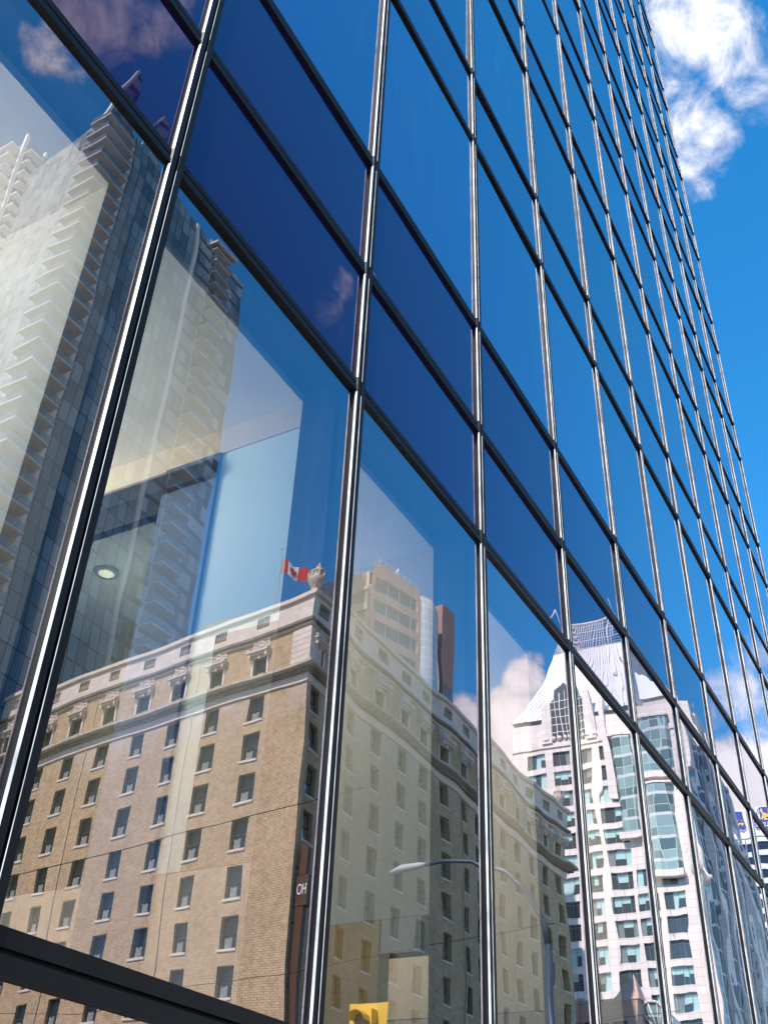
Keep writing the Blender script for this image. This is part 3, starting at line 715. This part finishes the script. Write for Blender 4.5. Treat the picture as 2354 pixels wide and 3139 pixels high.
# blade sign on the corner
sg = thing('hotel_sign', 'tall bronze blade sign with white letters on the hotel street corner', 'sign')
SU, SM0, SM1 = 59.75, 36.75, 37.75
b = MB(); b.mbox(SU, SU + .55, SM0 + .28, SM1 - .05, 6, 21.0); b.mbox(SU + .02, SU + .5, SM0 + .3, SM1 - .1, 22.95, 24.1)
b.build('sign_blade', M['bronze'], sg)
b = MB(); b.mbox(SU - .05, SU + .65, SM0 - .05, SM1, 21.0, 22.9)
pts = [(SM0 + .25, 24.1), (SM1 - .1, 24.1), (SM1 - .1, 24.9), (SM0 + .6, 25.0), (SM0 + .3, 24.7)]
b.prism(pts, SU + .02, SU + .5, lambda a, d, z: (d, -a, z)); b.build('sign_box', M['bronze'], sg)
b = MB()
for zz in (8, 12, 16, 20, 23.5): b.mbox(SU + .15, SU + .35, SM1 - .1, HM + .0, zz, zz + .12)
b.build('sign_bracket', M['blackm'], sg)
text_mesh('letters', 'HO', .95, .03, M['letter'], sg, (SU - .085, -SM0 - .46, 21.95), (math.pi / 2, 0, -math.pi / 2), .6)
fa = thing('flagpole', 'slim grey flagpole on the hotel roof behind the parapet', 'flagpole')
FU, FM = 62.0, 43.9
b = MB(); b.tube([(FU, -FM, 43.2), (FU, -FM, 52.6)], [.11, .06], 8); b.ball((FU, -FM, 52.75), .16); b.build('pole', M['polem'], fa)
fg = thing('flag', 'red and white maple leaf flag flying from the roof flagpole', 'flag')
def flag_mesh():
    L, H = 2.7, 1.35
    def P(s, t): return Vector((FU + .1 + .93 * L * s * .80, -FM + L * s * .52 + .28 * math.sin(s * 7 + t) * s, 50.4 + H * t - .25 * s * s + .12 * math.sin(s * 9)))
    n = 30
    for nm, s0, s1, mt in (('red_band', 0, .25, 'red'), ('white_field', .25, .75, 'flagw'), ('red_band', .75, 1, 'red')):
        q = MB(); k0, k1 = int(s0 * n), int(s1 * n)
        for k in range(k0, k1):
            for j in range(6): q.quad([P(k / n, j / 6), P((k + 1) / n, j / 6), P((k + 1) / n, (j + 1) / 6), P(k / n, (j + 1) / 6)], 0, True)
        q.build(nm, M[mt], fg, fix=False)
    leaf = [(0, .5), (.08, .28), (.2, .34), (.16, .08), (.3, .2), (.36, .1), (.46, .12), (.4, -.02), (.48, -.08), (.2, -.26), (.22, -.34), (.03, -.3), (.03, -.5)]
    poly = leaf + [(-a, b2) for a, b2 in reversed(leaf)]
    for side in (-.03, .03):
        q = MB(); pts = []
        for a, b2 in poly:
            s = .5 + a * .42; t = .5 + b2 * .8; v = P(s, t); v.z += 0; v += Vector((.55, -.8, 0)).normalized() * side * 2; pts.append(v)
        c = sum(pts, Vector()) / len(pts)
        for k in range(len(pts)): q.quad([c, pts[k], pts[(k + 1) % len(pts)]])
        q.build('maple_leaf', M['red'], fg, fix=False)
flag_mesh()
b = MB(); b.mbox(HU + 18, HU + 34, 34.6, HM - .05, 8.6, 9.2); tag(b.build('entrance_canopy', M['awning']), 'long navy canopy over the hotel street entrance', 'canopy')

# ------------------------------------------------------------------ residential glass tower behind the hotel
TU, TM, TU2, TM2, TZ = 55.8, 78.45, 90.0, 94.0, 134.5
rt = thing('residential_tower', 'slender glass apartment tower with stacked balconies behind the brick hotel', 'building')
b = MB(); b.quad([(TU, -TM - 3.9, 0), (TU, -TM2, 0), (TU, -TM2, TZ - 4), (TU, -TM - 3.9, TZ)]); b.build('side_wall', M['t1left'], rt, fix=False)
b = MB(); b.quad([(TU + 5.2, -TM, 0), (TU + 21, -TM, 0), (TU + 21, -TM, TZ), (TU + 5.2, -TM, TZ + 2)]); b.build('street_wall', M['t1glass'], rt, fix=False)
b = MB(); b.quad([(TU + 21.6, -TM, 0), (TU + 29, -TM, 0), (TU + 29, -TM, TZ), (TU + 21.6, -TM, TZ)]); b.quad([(TU2 - 5, -TM, 0), (TU2, -TM, 0), (TU2, -TM, TZ - 1), (TU2 - 5, -TM, TZ)]); b.quad([(TU2, -TM, 0), (TU2, -TM2, 0), (TU2, -TM2, TZ - 1), (TU2, -TM, TZ - 1)]); b.build('street_wall', M['t1band'], rt, fix=False)
b = MB(); b.mbox(TU + 1.5, TU2 - .3, TM + 1.2, TM2 - .3, 0, TZ - 2); b.build('inner_wall', M['t1glass'], rt)
b = MB(); b.mbox(TU + 21, TU + 21.6, TM - .35, TM + .3, 0, TZ); b.build('fin', M['pale'], rt)
b = MB(); b.mbox(TU + 4.6, TU + 5.2, TM - .2, TM + 1.2, 0, TZ); b.mbox(TU - .2, TU + 1.5, TM + 3.4, TM + 3.9, 0, TZ); b.build('fin', M['pale'], rt)
def vb(name, z0, corner):
    q = MB(); e = MB()
    if corner:
        poly = [(TU - 1.3, TM + 3.4), (TU - 1.3, TM - 1.2), (TU + 4.6, TM - 1.2), (TU + 4.6, TM + 1.2), (TU + 1.5, TM + 1.2), (TU + 1.5, TM + 3.4)]
        q.prism([(x, -m) for x, m in poly], 0, .28, lambda a, d, z: (a, z, d))
        e.mbox(TU - 1.27, TU - 1.22, TM - 1.1, TM + 3.3, .28, 1.35); e.mbox(TU - 1.2, TU + 4.5, TM - 1.17, TM - 1.12, .28, 1.35)
    else:
        a, c = TU2 - 9.0, TU2 - 5.0
        q.mbox(a, c, TM - 1.7, TM + .1, 0, .25); q.mbox(a - .05, a + .2, TM - .02, TM + .2, .25, 2.95)
        e.mbox(a + .02, a + .06, TM - 1.65, TM - .05, .25, 1.3); e.mbox(a + .1, c - .05, TM - 1.68, TM - 1.63, .25, 1.3)
    o = q.build('balcony', M['slab'], rt); e.build('balustrade_glass', M['rail'], o)
    return o
bc = vb('balcony', 0, True); bt = vb('balcony', 0, False)
zz = 30.0
while zz < TZ - 2:
    copy_to(bc, rt, (0, 0, zz)); copy_to(bt, rt, (0, 0, zz + .5)); zz += 3.0
drop(bc); drop(bt)
b = MB(); b.mbox(TU2 - 9.6, TU2 - 4.4, TM - 2.1, TM + 2, TZ - 1.2, TZ - .7)
b.build('roof_overhang', M['slab'], rt)
b = MB(); FX = lambda a, d, z: (TU + a, -TM - d, TZ + z)
b.prism([(-1.4, -3), (5.2, -1), (3.4, 13.5), (2.6, 14.2)], .0, .6, FX); b.prism([(6.5, -1), (12.5, 0), (9.4, 11.5), (9.0, 12)], .4, 1.0, FX)
b.build('roof_sail', M['t1band'], rt)
b = MB(); b.prism([(-1.45, -2), (2.4, 14.6), (2.8, 14.6), (-1.0, -2)], -.1, .7, FX); b.build('sail_edge', M['pale'], rt)
# pale balcony tower far left
pt = thing('pale_tower', 'pale apartment tower with white balconies farthest left in the mirrored glass', 'building')
b = MB(); b.mbox(66, 86, 117, 140, 0, 166); b.build('wall', M['t1left'], pt)
b = MB(); b.mbox(65.7, 66.4, 116.6, 117.2, 0, 168); b.mbox(70, 70.5, 116.5, 117, 0, 168); b.mbox(65.5, 66, 124, 124.6, 0, 168); b.build('fin', M['whiteroof'], pt)
sl = MB(); sl.mbox(63.6, 66, 117, 122.5, 0, .3); sl.mbox(66.4, 70, 114.9, 116.9, 0, .3); so2 = sl.build('balcony', M['whiteroof'], pt); e = MB(); e.mbox(63.6, 63.65, 117, 122.5, .3, 1.3); e.mbox(66.4, 70, 114.9, 114.95, .3, 1.3); e.build('balustrade_glass', M['rail'], so2)
for k in range(30): copy_to(so2, pt, (0, 0, 76 + 3.0 * k))
drop(so2)

# ------------------------------------------------------------------ pink granite office tower beyond the hotel
pk = thing('pink_tower', 'pink granite office tower with ribbon windows and a barrel glazed corner behind the hotel', 'building')
PU = 118.0
A0 = Vector((PU, .597 * PU - 2.55)); A1 = Vector((PU + 9.6, .530 * (PU + 9.6) - 2.55))       # chamfer ends (u, m)
dv = (A1 - A0).normalized(); nv = Vector((-dv.y, dv.x)); nv = nv if nv.x > 0 else -nv
FC = lambda a, d, z: ((A0 + dv * a + nv * d).x, -(A0 + dv * a + nv * d).y, z)
cl_ = (A1 - A0).length
PZT = .757 * PU + 1.6
rows = [(PZT - 2.6 - 3.75 * k - 2.25, PZT - 2.6 - 3.75 * k) for k in range(20)]
b = MB(); wall_open(b, FC, -.2, cl_ + .3, 0, PZT, [(.5, cl_ - .6)], rows, .35)
A0b = A0 + Vector((.0, 14)); FL2 = lambda a, d, z: (A0.x - .1 + d, -(A0.y + a), z)
wall_open(b, FL2, 0, 14, 0, PZT - 4, [(1.0, 6.2), (7.4, 12.5)], [(z0 - 2, z1 - 2) for z0, z1 in rows], .3)
b.mbox(A0.x + .5, A0.x + 22, A0.y + 1.0, A0.y + 14, 0, PZT - 1)
b.build('wall', M['pink'], pk, fix=False)
b = MB()
for z0, z1 in rows: b.prism([(.5, z0), (cl_ - .6, z0), (cl_ - .6, z1), (.5, z1)], .3, .5, FC)
for z0, z1 in rows:
    b.prism([(1.0, z0 - 2), (6.2, z0 - 2), (6.2, z1 - 2), (1.0, z1 - 2)], .25, .45, FL2); b.prism([(7.4, z0 - 2), (12.5, z0 - 2), (12.5, z1 - 2), (7.4, z1 - 2)], .25, .45, FL2)
b.build('ribbon_window', M['wgrey'], pk)
b = MB()
for z0, z1 in rows:
    for a in (.5, 2.9, 5.6, 8.2, cl_ - .7): b.prism([(a, z0), (a + .09, z0), (a + .09, z1), (a, z1)], .2, .3, FC)
    for zc in (z0, z1 - .09): b.prism([(.5, zc), (cl_ - .6, zc), (cl_ - .6, zc + .09), (.5, zc + .09)], .22, .29, FC)
b.build('window_bar', M['bandw'], pk)
BC = A1 + Vector((3.0, .2))
b = MB(); b.lathe([(3.1, 0), (3.1, PZT - 4.5), (2.9, PZT - 2.5), (2.2, PZT - .8), (1.0, PZT + .1), (.05, PZT + .3)], (BC.x, -BC.y - 1, 0), 20); b.build('barrel_glazing', M['pinkglass'], pk)
D0 = Vector((PU + 18, .501 * (PU + 18) - 2.55))
b = MB(); b.mbox(D0.x, D0.x + 3.6, D0.y - .6, D0.y + 6, 0, .668 * D0.x + 1.6); b.build('rear_shaft', M['pinkd'], pk)
b = MB()
for k in range(7): zc = .668 * D0.x - 16 - 5.2 * k; b.mbox(D0.x - .06, D0.x, D0.y - .2, D0.y + 1.6, zc, zc + 3); b.mbox(D0.x + .6, D0.x + 3.0, D0.y - .66, D0.y - .6, zc, zc + 3)
b.build('rear_window', M['wdark'], pk)
b = MB()
p0 = Vector(FC(5, 1.5, PZT)); b.tube([p0, p0 + Vector((.6, 1, 1.2)), p0 + Vector((2.8, 0, 3.4))], .16, 6); b.tube([p0 + Vector((2, 0, 2.6)), p0 + Vector((3.4, 0, .3))], .12, 6); b.box(p0.x + 3, p0.x + 4.6, p0.y - .4, p0.y + .4, PZT, PZT + .9)
for k in range(8): q = Vector(FC(1 + 1.25 * k, .4, PZT)); b.tube([q, q + Vector((0, 0, 1.0))], .04, 5)
b.tube([FC(1, .4, PZT + 1), FC(9.75, .4, PZT + 1)], .04, 5)
b.build('roof_crane', M['bandw'], pk)

# ------------------------------------------------------------------ white tower with the curved hipped roof
wt = thing('white_tower', 'white stone office tower with a curved metal hipped roof and teal glass bays', 'building')
WU, WM0, WM1 = 175.0, 37.4, 68.5
FW = lambda a, d, z: (WU + d, -a, z)
WZ = 86.5; FH = 3.86
wc = [(38.6 + 4.55 * k + 1.05, 38.6 + 4.55 * k + 4.45) for k in range(6)]
wr_ = [(80.3 - FH * k - 2.78, 80.3 - FH * k) for k in range(20)]
skipf = lambda a, c: (a < 48 and c > 58)
b = MB(); wall_open(b, FW, WM0, WM1, 0, WZ, wc, wr_, .45, skip=skipf)
FS = lambda a, d, z: (a, -WM0 - d, z)
b.quad([FW(WM1, 0, 0), FW(WM1, 40, 0), FW(WM1, 40, WZ), FW(WM1, 0, WZ)])
b.build('wall', M['white'], wt, fix=False)
def wwin(var):
    w, h = 3.4, 2.78; rn = random.Random(var)
    q = MB()
    for k in range(3):
        x0 = -w / 2 + k * w / 3; x1 = x0 + w / 3
        bl = rn.choice((0, 1, 1, .55, .4, 1, 0))
        mt = rn.choice((1, 1, 2)) if bl else 0
        zb = h * (1 - bl)
        if bl > 0: q.quad([(x0, 0, zb), (x1, 0, zb), (x1, 0, h), (x0, 0, h)], mt)
        if bl < 1: q.quad([(x0, 0, 0), (x1, 0, 0), (x1, 0, zb), (x0, 0, zb)], 0)
    o = q.build('window', [M['wdark'], M['wteal'], M['wgrey']], wt, fix=False)
    f = MB()
    for k in range(4): x = -w / 2 + k * w / 3; f.box(x - .04, x + .04, -.07, -.005, 0, h)
    f.box(-w / 2 + .05, w / 2 - .05, -.06, -.006, h * .8, h * .8 + .05); f.build('window_bar', M['tealbar'], o)
    return o
var = [wwin(k) for k in range(12)]
n = 0; rn = random.Random(2)
for j, (z0, z1) in enumerate(wr_):
    for c in wc:
        if skipf(c[0], z0) or n >= 100: continue
        copy_to(rn.choice(var), wt, (WU + .42, -(c[0] + c[1]) / 2, z0), -math.pi / 2); n += 1
for v_ in var: drop(v_)
# teal bay windows
def bay(a0, a1, z0, z1):
    q = MB(); poly = [(WU, -a1), (WU - 1.1, -a1 + .7), (WU - 1.1, -a0 - .7), (WU, -a0)]
    q.prism(poly, z0, z1, lambda a, d, z: (a, z, d)); o = q.build('bay_window', M['greenbay'], wt)
    f = MB(); f.box(WU - 1.3, WU, -a1 - .1, -a0 + .1, z0 - 1.1, z0 - .01); f.box(WU - 1.25, WU, -a1 - .1, -a0 + .1, z1, z1 + .35); f.build('bay_trim', M['white'], o)
bay(45.2, 49.8, 63.5, 81.5); bay(39.6, 44.4, 56.5, 71.5); bay(39.0, 44.5, 73.6, 83.6)
b = MB(); b.mbox(WU - .9, WU + 1.4, WM0 - 1.1, WM0 - .05, 0, 74); b.mbox(WU - .5, WU + .2, 44.6, 45.4, 60, 88); b.mbox(WU - .5, WU + .2, 49.9, 51.0, 70, 90); b.mbox(WU + .4, WU + 2.2, WM0 - 1.4, WM0 - .1, 74, 86); b.build('pilaster', M['white'], wt)
b = MB(); b.mbox(WU + 1.4, WU + 5.5, WM0 - .7, WM0 + .3, 0, 78); b.build('corner_glazing', M['greenbay'], wt)
b = MB(); b.mbox(WU + 5.5, WU + 40, WM0, WM0 + .5, 0, 84); b.build('side_glazing', M['wtside'], wt)
b = MB()
for k in range(5): b.mbox(WU + 6 + 7.5 * k, WU + 7.4 + 7.5 * k, WM0 - .6, WM0 - .01, 0, 86 - k)
b.build('side_pier', M['white'], wt)
# carved head brackets
b = MB()
b.lathe([(.02, 0), (.9, .6), (1.3, 1.6), (1.1, 2.6), (1.25, 3.4), (.9, 4.4), (.3, 5.0)], (WU - .6, -WM0 + .9, 55), 12); b.tube([(WU - .9, -WM0 + 1.6, 56), (WU - 1.6, -WM0 + 2.3, 54.5), (WU - 1.2, -WM0 + 2.0, 53)], .45, 8)
b.build('carved_head', M['white'], wt)
# gable and shoulder blocks
b = MB(); b.mbox(WU - .6, WU + .3, 61.0, 62.6, 82, 90.2); b.mbox(WU - .6, WU + .3, 52.4, 54.0, 82, 92); b.mbox(WU - .25, WU + .2, WM0 + .5, WM1, 81.2, 82.2)
for k in range(9): b.ball((WU - .35, -(52.6 + 1.15 * k), 82.8), .5)
b.build('gable_pier', M['white'], wt)
b = MB(); b.prism([(54.0, 83), (61.0, 83), (61.0, 90.5), (60.0, 91.3), (59.6, 93), (57.5, 94.3), (55.5, 93), (55.0, 91.3), (54.0, 90.5)], -.3, 1.0, FW); gw = b.build('gable_window', M['wdark'], wt)
b = MB()
for k in range(7): a = 54.0 + 7 * k / 6; b.prism([(a - .08, 83), (a + .08, 83), (a + .08, 90 + 2.5 * math.sin(math.pi * k / 6)), (a - .08, 90 + 2.5 * math.sin(math.pi * k / 6))], -.42, -.3, FW)
for k in range(5): b.prism([(54, 84 + 1.6 * k), (61, 84 + 1.6 * k), (61, 84.14 + 1.6 * k), (54, 84.14 + 1.6 * k)], -.4, -.32, FW)
b.build('glazing_bar', M['bandw'], gw)
# roof: curved profile between eaves and ridge
def hip(name, us, prof, mats, seg=None):
    q = MB(); rings = []
    for (t, z) in prof:   # t 0 eave .. 1 ridge
        rings.append([(us[0] + (us[1] - us[0]) * t, -(us[2] + (us[3] - us[2]) * t), z), (us[0] + (us[1] - us[0]) * t, -(us[4] + (us[5] - us[4]) * t), z), (us[6] + (us[7] - us[6]) * t, -(us[4] + (us[5] - us[4]) * t), z), (us[6] + (us[7] - us[6]) * t, -(us[2] + (us[3] - us[2]) * t), z)])
    for k in range(len(rings) - 1):
        for j in range(4): q.quad([rings[k][j], rings[k][(j + 1) % 4], rings[k + 1][(j + 1) % 4], rings[k + 1][j]])
    q.quad(rings[-1]); q.quad(rings[0]); return q, rings
us = (WU + .2, WU + 12, 44.5, 50.5, 68.7, 60.5, WU + 38, WU + 26)
q, rg = hip('roof', us, [(0, 87.5), (.2, 91.2), (.4, 95.5), (.58, 100.2), (.74, 105.6)], None); rfo = q.build('roof', M['whiteroof'], wt)
q = MB()
for k in range(1, 5):
    for t in range(30):
        f = t / 29
        for j in range(1):
            p = Vector(rg[k - 1][0]).lerp(Vector(rg[k - 1][1]), f); p2 = Vector(rg[k][0]).lerp(Vector(rg[k][1]), f); q.tube([p + Vector((-.06, 0, .03)), p2 + Vector((-.06, 0, .03))], .05, 4)
q.build('standing_seam', M['bandw'], rfo)
q = MB(); prof = [(.74, 105.6), (.83, 108), (.92, 110.7), (1.0, 113.2)]
_, rl = hip('lattice', us, prof, None)
for j in range(4):
    for t in range(23):
        f = t / 22; q.tube([Vector(rl[k][j]).lerp(Vector(rl[k][(j + 1) % 4]), f) for k in range(4)], .11, 5)
    for k in range(4): q.tube([rl[k][j], rl[k][(j + 1) % 4]], .16 if k < 3 else .4, 5)
    for h in (.33, .66):
        for k in range(3): q.tube([Vector(rl[k][j]).lerp(Vector(rl[k + 1][j]), h), Vector(rl[k][(j + 1) % 4]).lerp(Vector(rl[k + 1][(j + 1) % 4]), h)], .07, 4)
q.build('roof_lattice', M['bandw'], wt)
b = MB(); b.tube([(WU + 12, -50.5, 113), (WU + 12, -50.5, 118)], .1, 5); b.tube([(WU + 12, -60.5, 113), (WU + 12, -60.5, 118.5)], .1, 5); b.build('roof_mast', M['bandw'], wt)
b = MB(); b.mbox(WU + 5, WU + 38, 38.5, 44.4, 84, 90); b.build('shoulder', M['pale'], wt)
b = MB(); b.prism([(38.5, 90), (44.6, 90), (44.6, 96), (41, 92)], 4.5, 30, FW); b.build('shoulder_roof', M['whiteroof'], wt)

# ------------------------------------------------------------------ small pink pavilion in front of the white tower
pv = thing('granite_pavilion', 'low red granite building with a glazed arch in front of the white tower', 'building')
VU = 122.0
b = MB(); b.mbox(VU, VU + 10, .300 * VU - 2.55, .356 * VU - 2.55, 0, .205 * VU + 1.6); b.build('wall', M['pink'], pv)
b = MB(); b.mbox(VU - .06, VU - .002, 37.1, 40.0, 18, 24.4); b.mbox(VU - .05, VU - .002, 35.0, 36.4, 18, 24.4); b.build('window', M['wdark'], pv)
ap = (VU + 1.8, -(.306 * VU - 2.5), 29.5); q0 = .2075 * VU + 1.2
b = MB()
bs4 = [(VU - .1, -36.5, q0), (VU - .1, -33.8, q0), (VU + 3.4, -33.8, q0), (VU + 3.4, -36.5, q0)]
for k in range(4): b.quad([bs4[k], bs4[(k + 1) % 4], ap])
b.build('pyramid_roof', M['pink'], pv)
b = MB(); n = 14
arc = [(32.9 + 2.5 * math.cos(math.pi * k / n), 23.6 + 3.0 * math.sin(math.pi * k / n)) for k in range(n + 1)]
b.prism(arc, 2, 9, lambda a, d, z: (VU + d, -a, z)); b.mbox(VU + 2, VU + 9, 30.4, 35.4, 0, 23.6); b.build('arched_glazing', M['greenbay'], pv)
b = MB()
for k in range(n): b.tube([(VU + 1.9, -arc[k][0], arc[k][1]), (VU + 1.9, -arc[k + 1][0], arc[k + 1][1])], .18, 5)
for k in range(0, n + 1, 2): b.tube([(VU + 1.9, -32.9, 23.6), (VU + 1.9, -arc[k][0], arc[k][1])], .09, 4)
b.build('arch_rib', M['bandw'], pv)

# ------------------------------------------------------------------ banded bank tower at the far end of the street
bk = thing('banded_tower', 'black and white banded tower carrying blue shield signs at the far end of the street', 'building')
BU = 330.0
def bank_block(m0, m1, u0):
    for k in range(26):
        z = 112.5 - 4.2 * k
        w = MB(); w.mbox(u0, u0 + 26, m0, m1, z - 1.6, z); w.build('white_band', M['bandw'], bk)
        d = MB(); d.mbox(u0 + .5, u0 + 25.5, m0 + .2, m1 - .2, z - 4.2, z - 1.6); d.build('window_band', M['bandd'], bk)
    p = MB(); p.mbox(u0 - .3, u0 + 26, m0 - .2, m1 + .2, 112.5, 121.5); p.build('plant_storey', M['bandw'], bk)
bank_block(56.5, 65.5, BU); bank_block(44.5, 53.0, BU + 1)
b = MB(); b.mbox(BU + 4, BU + 20, 53.0, 56.5, 0, 122); b.build('glazed_link', M['bandglass'], bk)
def shield(u, mc, zc):
    s = thing('shield_sign', 'blue bank shield sign with a yellow lion, %s' % ('on the far band of the banded tower' if mc < 55 else 'nearer the white tower'), 'sign')
    F = lambda a, d, z: (u - d, -(mc + a), zc + z)
    q = MB(); out = [(-2.3, 3.2), (2.3, 3.2), (2.3, -2.2), (1.2, -3.1), (0, -3.4), (-1.2, -3.1), (-2.3, -2.2)]
    q.prism([(a * 1.08, z * 1.05) for a, z in out], 0, .3, F, 0); q.build('shield_rim', M['letter'], s)
    q = MB(); q.prism(out, .31, .4, F); q.build('shield_field', M['bblue'], s)
    q = MB()
    q.prism([(-1.9, .2), (-1.1, 1.2), (-.2, 1.4), (.3, 2.6), (1.3, 2.8), (1.7, 2.0), (1.0, 1.5), (.9, .6), (1.9, -.2), (1.5, -.9), (.4, -.1), (-.4, -.9), (-1.2, -1.0), (-.7, -.1)], .41, .48, F)
    q.prism([(-1.9, -.3), (-1.2, -1.3), (-1.7, -1.4), (-2.1, -.8)], .41, .48, F); q.build('lion', M['byel'], s)
    text_mesh('letters', 'RBC', 1.8, .05, M['letter'], s, (u - .46, -mc, zc - 2.2), (math.pi / 2, 0, -math.pi / 2))
shield(BU - .32, 60.0, 117.6); shield(BU + .68, 50.3, 117.9)

# ------------------------------------------------------------------ street furniture on the near pavement
sp_ = thing('street_lamp', 'slate blue street lamp with a long curved arm and pale grey head', 'street lamp')
LU, LM = 20.0, 5.0
b = MB(); b.lathe([(.20, 0), (.18, .5), (.11, .6), (.1, 3), (.11, 4.0), (.16, 4.05), (.16, 4.25), (.105, 4.3), (.1, 4.9), (.14, 4.95), (.14, 5.1), (.085, 5.15), (.065, 6.6)], (LU, -LM, .14), 14)
arm = [(LU, -LM, 6.7), (LU, -LM - .05, 7.1), (LU, -LM - .35, 7.75), (LU, -LM - .9, 8.25), (LU, -LM - 1.6, 8.52), (LU, -LM - 2.3, 8.6), (LU, -LM - 2.75, 8.57)]
b.tube(arm, [.065, .06, .055, .05, .045, .04, .04], 10); b.build('pole', M['polem'], sp_)
b = MB(); b.tube([(LU, -LM - 2.7, 8.58), (LU, -LM - 2.85, 8.57), (LU, -LM - 3.3, 8.54), (LU, -LM - 3.6, 8.48)], [.04, .07, .09, .04], 10); b.build('lamp_head', M['lampgrey'], sp_)
ts = thing('traffic_signal', 'yellow traffic signal head on a pole at the kerb', 'traffic light')
TUx, TMx, TZx = 14.0, 5.5, 4.62
b = MB(); b.box(TUx - .03, TUx + .02, -TMx - .33, -TMx + .33, TZx - 1.25, TZx); b.build('backplate', M['yellow'], ts)
b = MB(); b.box(TUx - .2, TUx - .03, -TMx - .17, -TMx + .17, TZx - 1.15, TZx - .1)
for k in range(3):
    zc = TZx - .28 - .34 * k
    pts = [(TUx - .2, zc), (TUx - .42, zc)]
    for j in range(7):
        a0 = math.pi * j / 6; a1 = math.pi * (j + 1) / 6
        if j < 6: b.quad([(TUx - .2, -TMx + .15 * math.cos(a0), zc + .15 * math.sin(a0)), (TUx - .2, -TMx + .15 * math.cos(a1), zc + .15 * math.sin(a1)), (TUx - .42, -TMx + .14 * math.cos(a1), zc + .13 * math.sin(a1)), (TUx - .42, -TMx + .14 * math.cos(a0), zc + .13 * math.sin(a0))])
b.build('signal_housing', M['yellow'], ts)
b = MB()
for k in range(3): b.lathe([(.001, 0), (.13, .01)], (0, 0, 0), 12)
for i2 in range(len(b.v)):
    k = i2 // 24; x, y, z = b.v[i2]; b.v[i2] = (TUx - .21 - z, -TMx + x, TZx - .28 - .34 * k + y)
b.build('lens', M['lens'], ts)
b = MB(); b.tube([(TUx + .15, -TMx, .0), (TUx + .15, -TMx, 4.5)], .07, 10); b.box(TUx + .0, TUx + .2, -TMx - .05, -TMx + .05, TZx - .8, TZx - .7); b.build('pole', M['yellow'], ts)
for k, (mm, zz) in enumerate(((13.0, 6.1), (13.6, 6.1), (22.6, 6.3), (23.2, 6.3))):
    b = MB(); b.tube([(-60, -mm, zz), (200, -mm, zz)], .008, 5)
    tag(b.build('trolley_wire', M['blackm']), 'thin black trolley wire running along the street, %s' % ('nearest the glass tower', 'second from the glass tower', 'second from the hotel', 'nearest the hotel')[k], 'wire', 'overhead trolley wires')
for k, uu in enumerate((13.0, 21.0, 30.0, 42.0)):
    b = MB(); b.tube([(uu, -5.2, 7.4), (uu, -18, 6.5), (uu, -37.9, 8.2)], .008, 5)
    tag(b.build('span_wire', M['blackm']), 'thin black span wire crossing the street, %s from the camera' % ('first', 'second', 'third', 'fourth')[k], 'wire', 'span wires over the street')
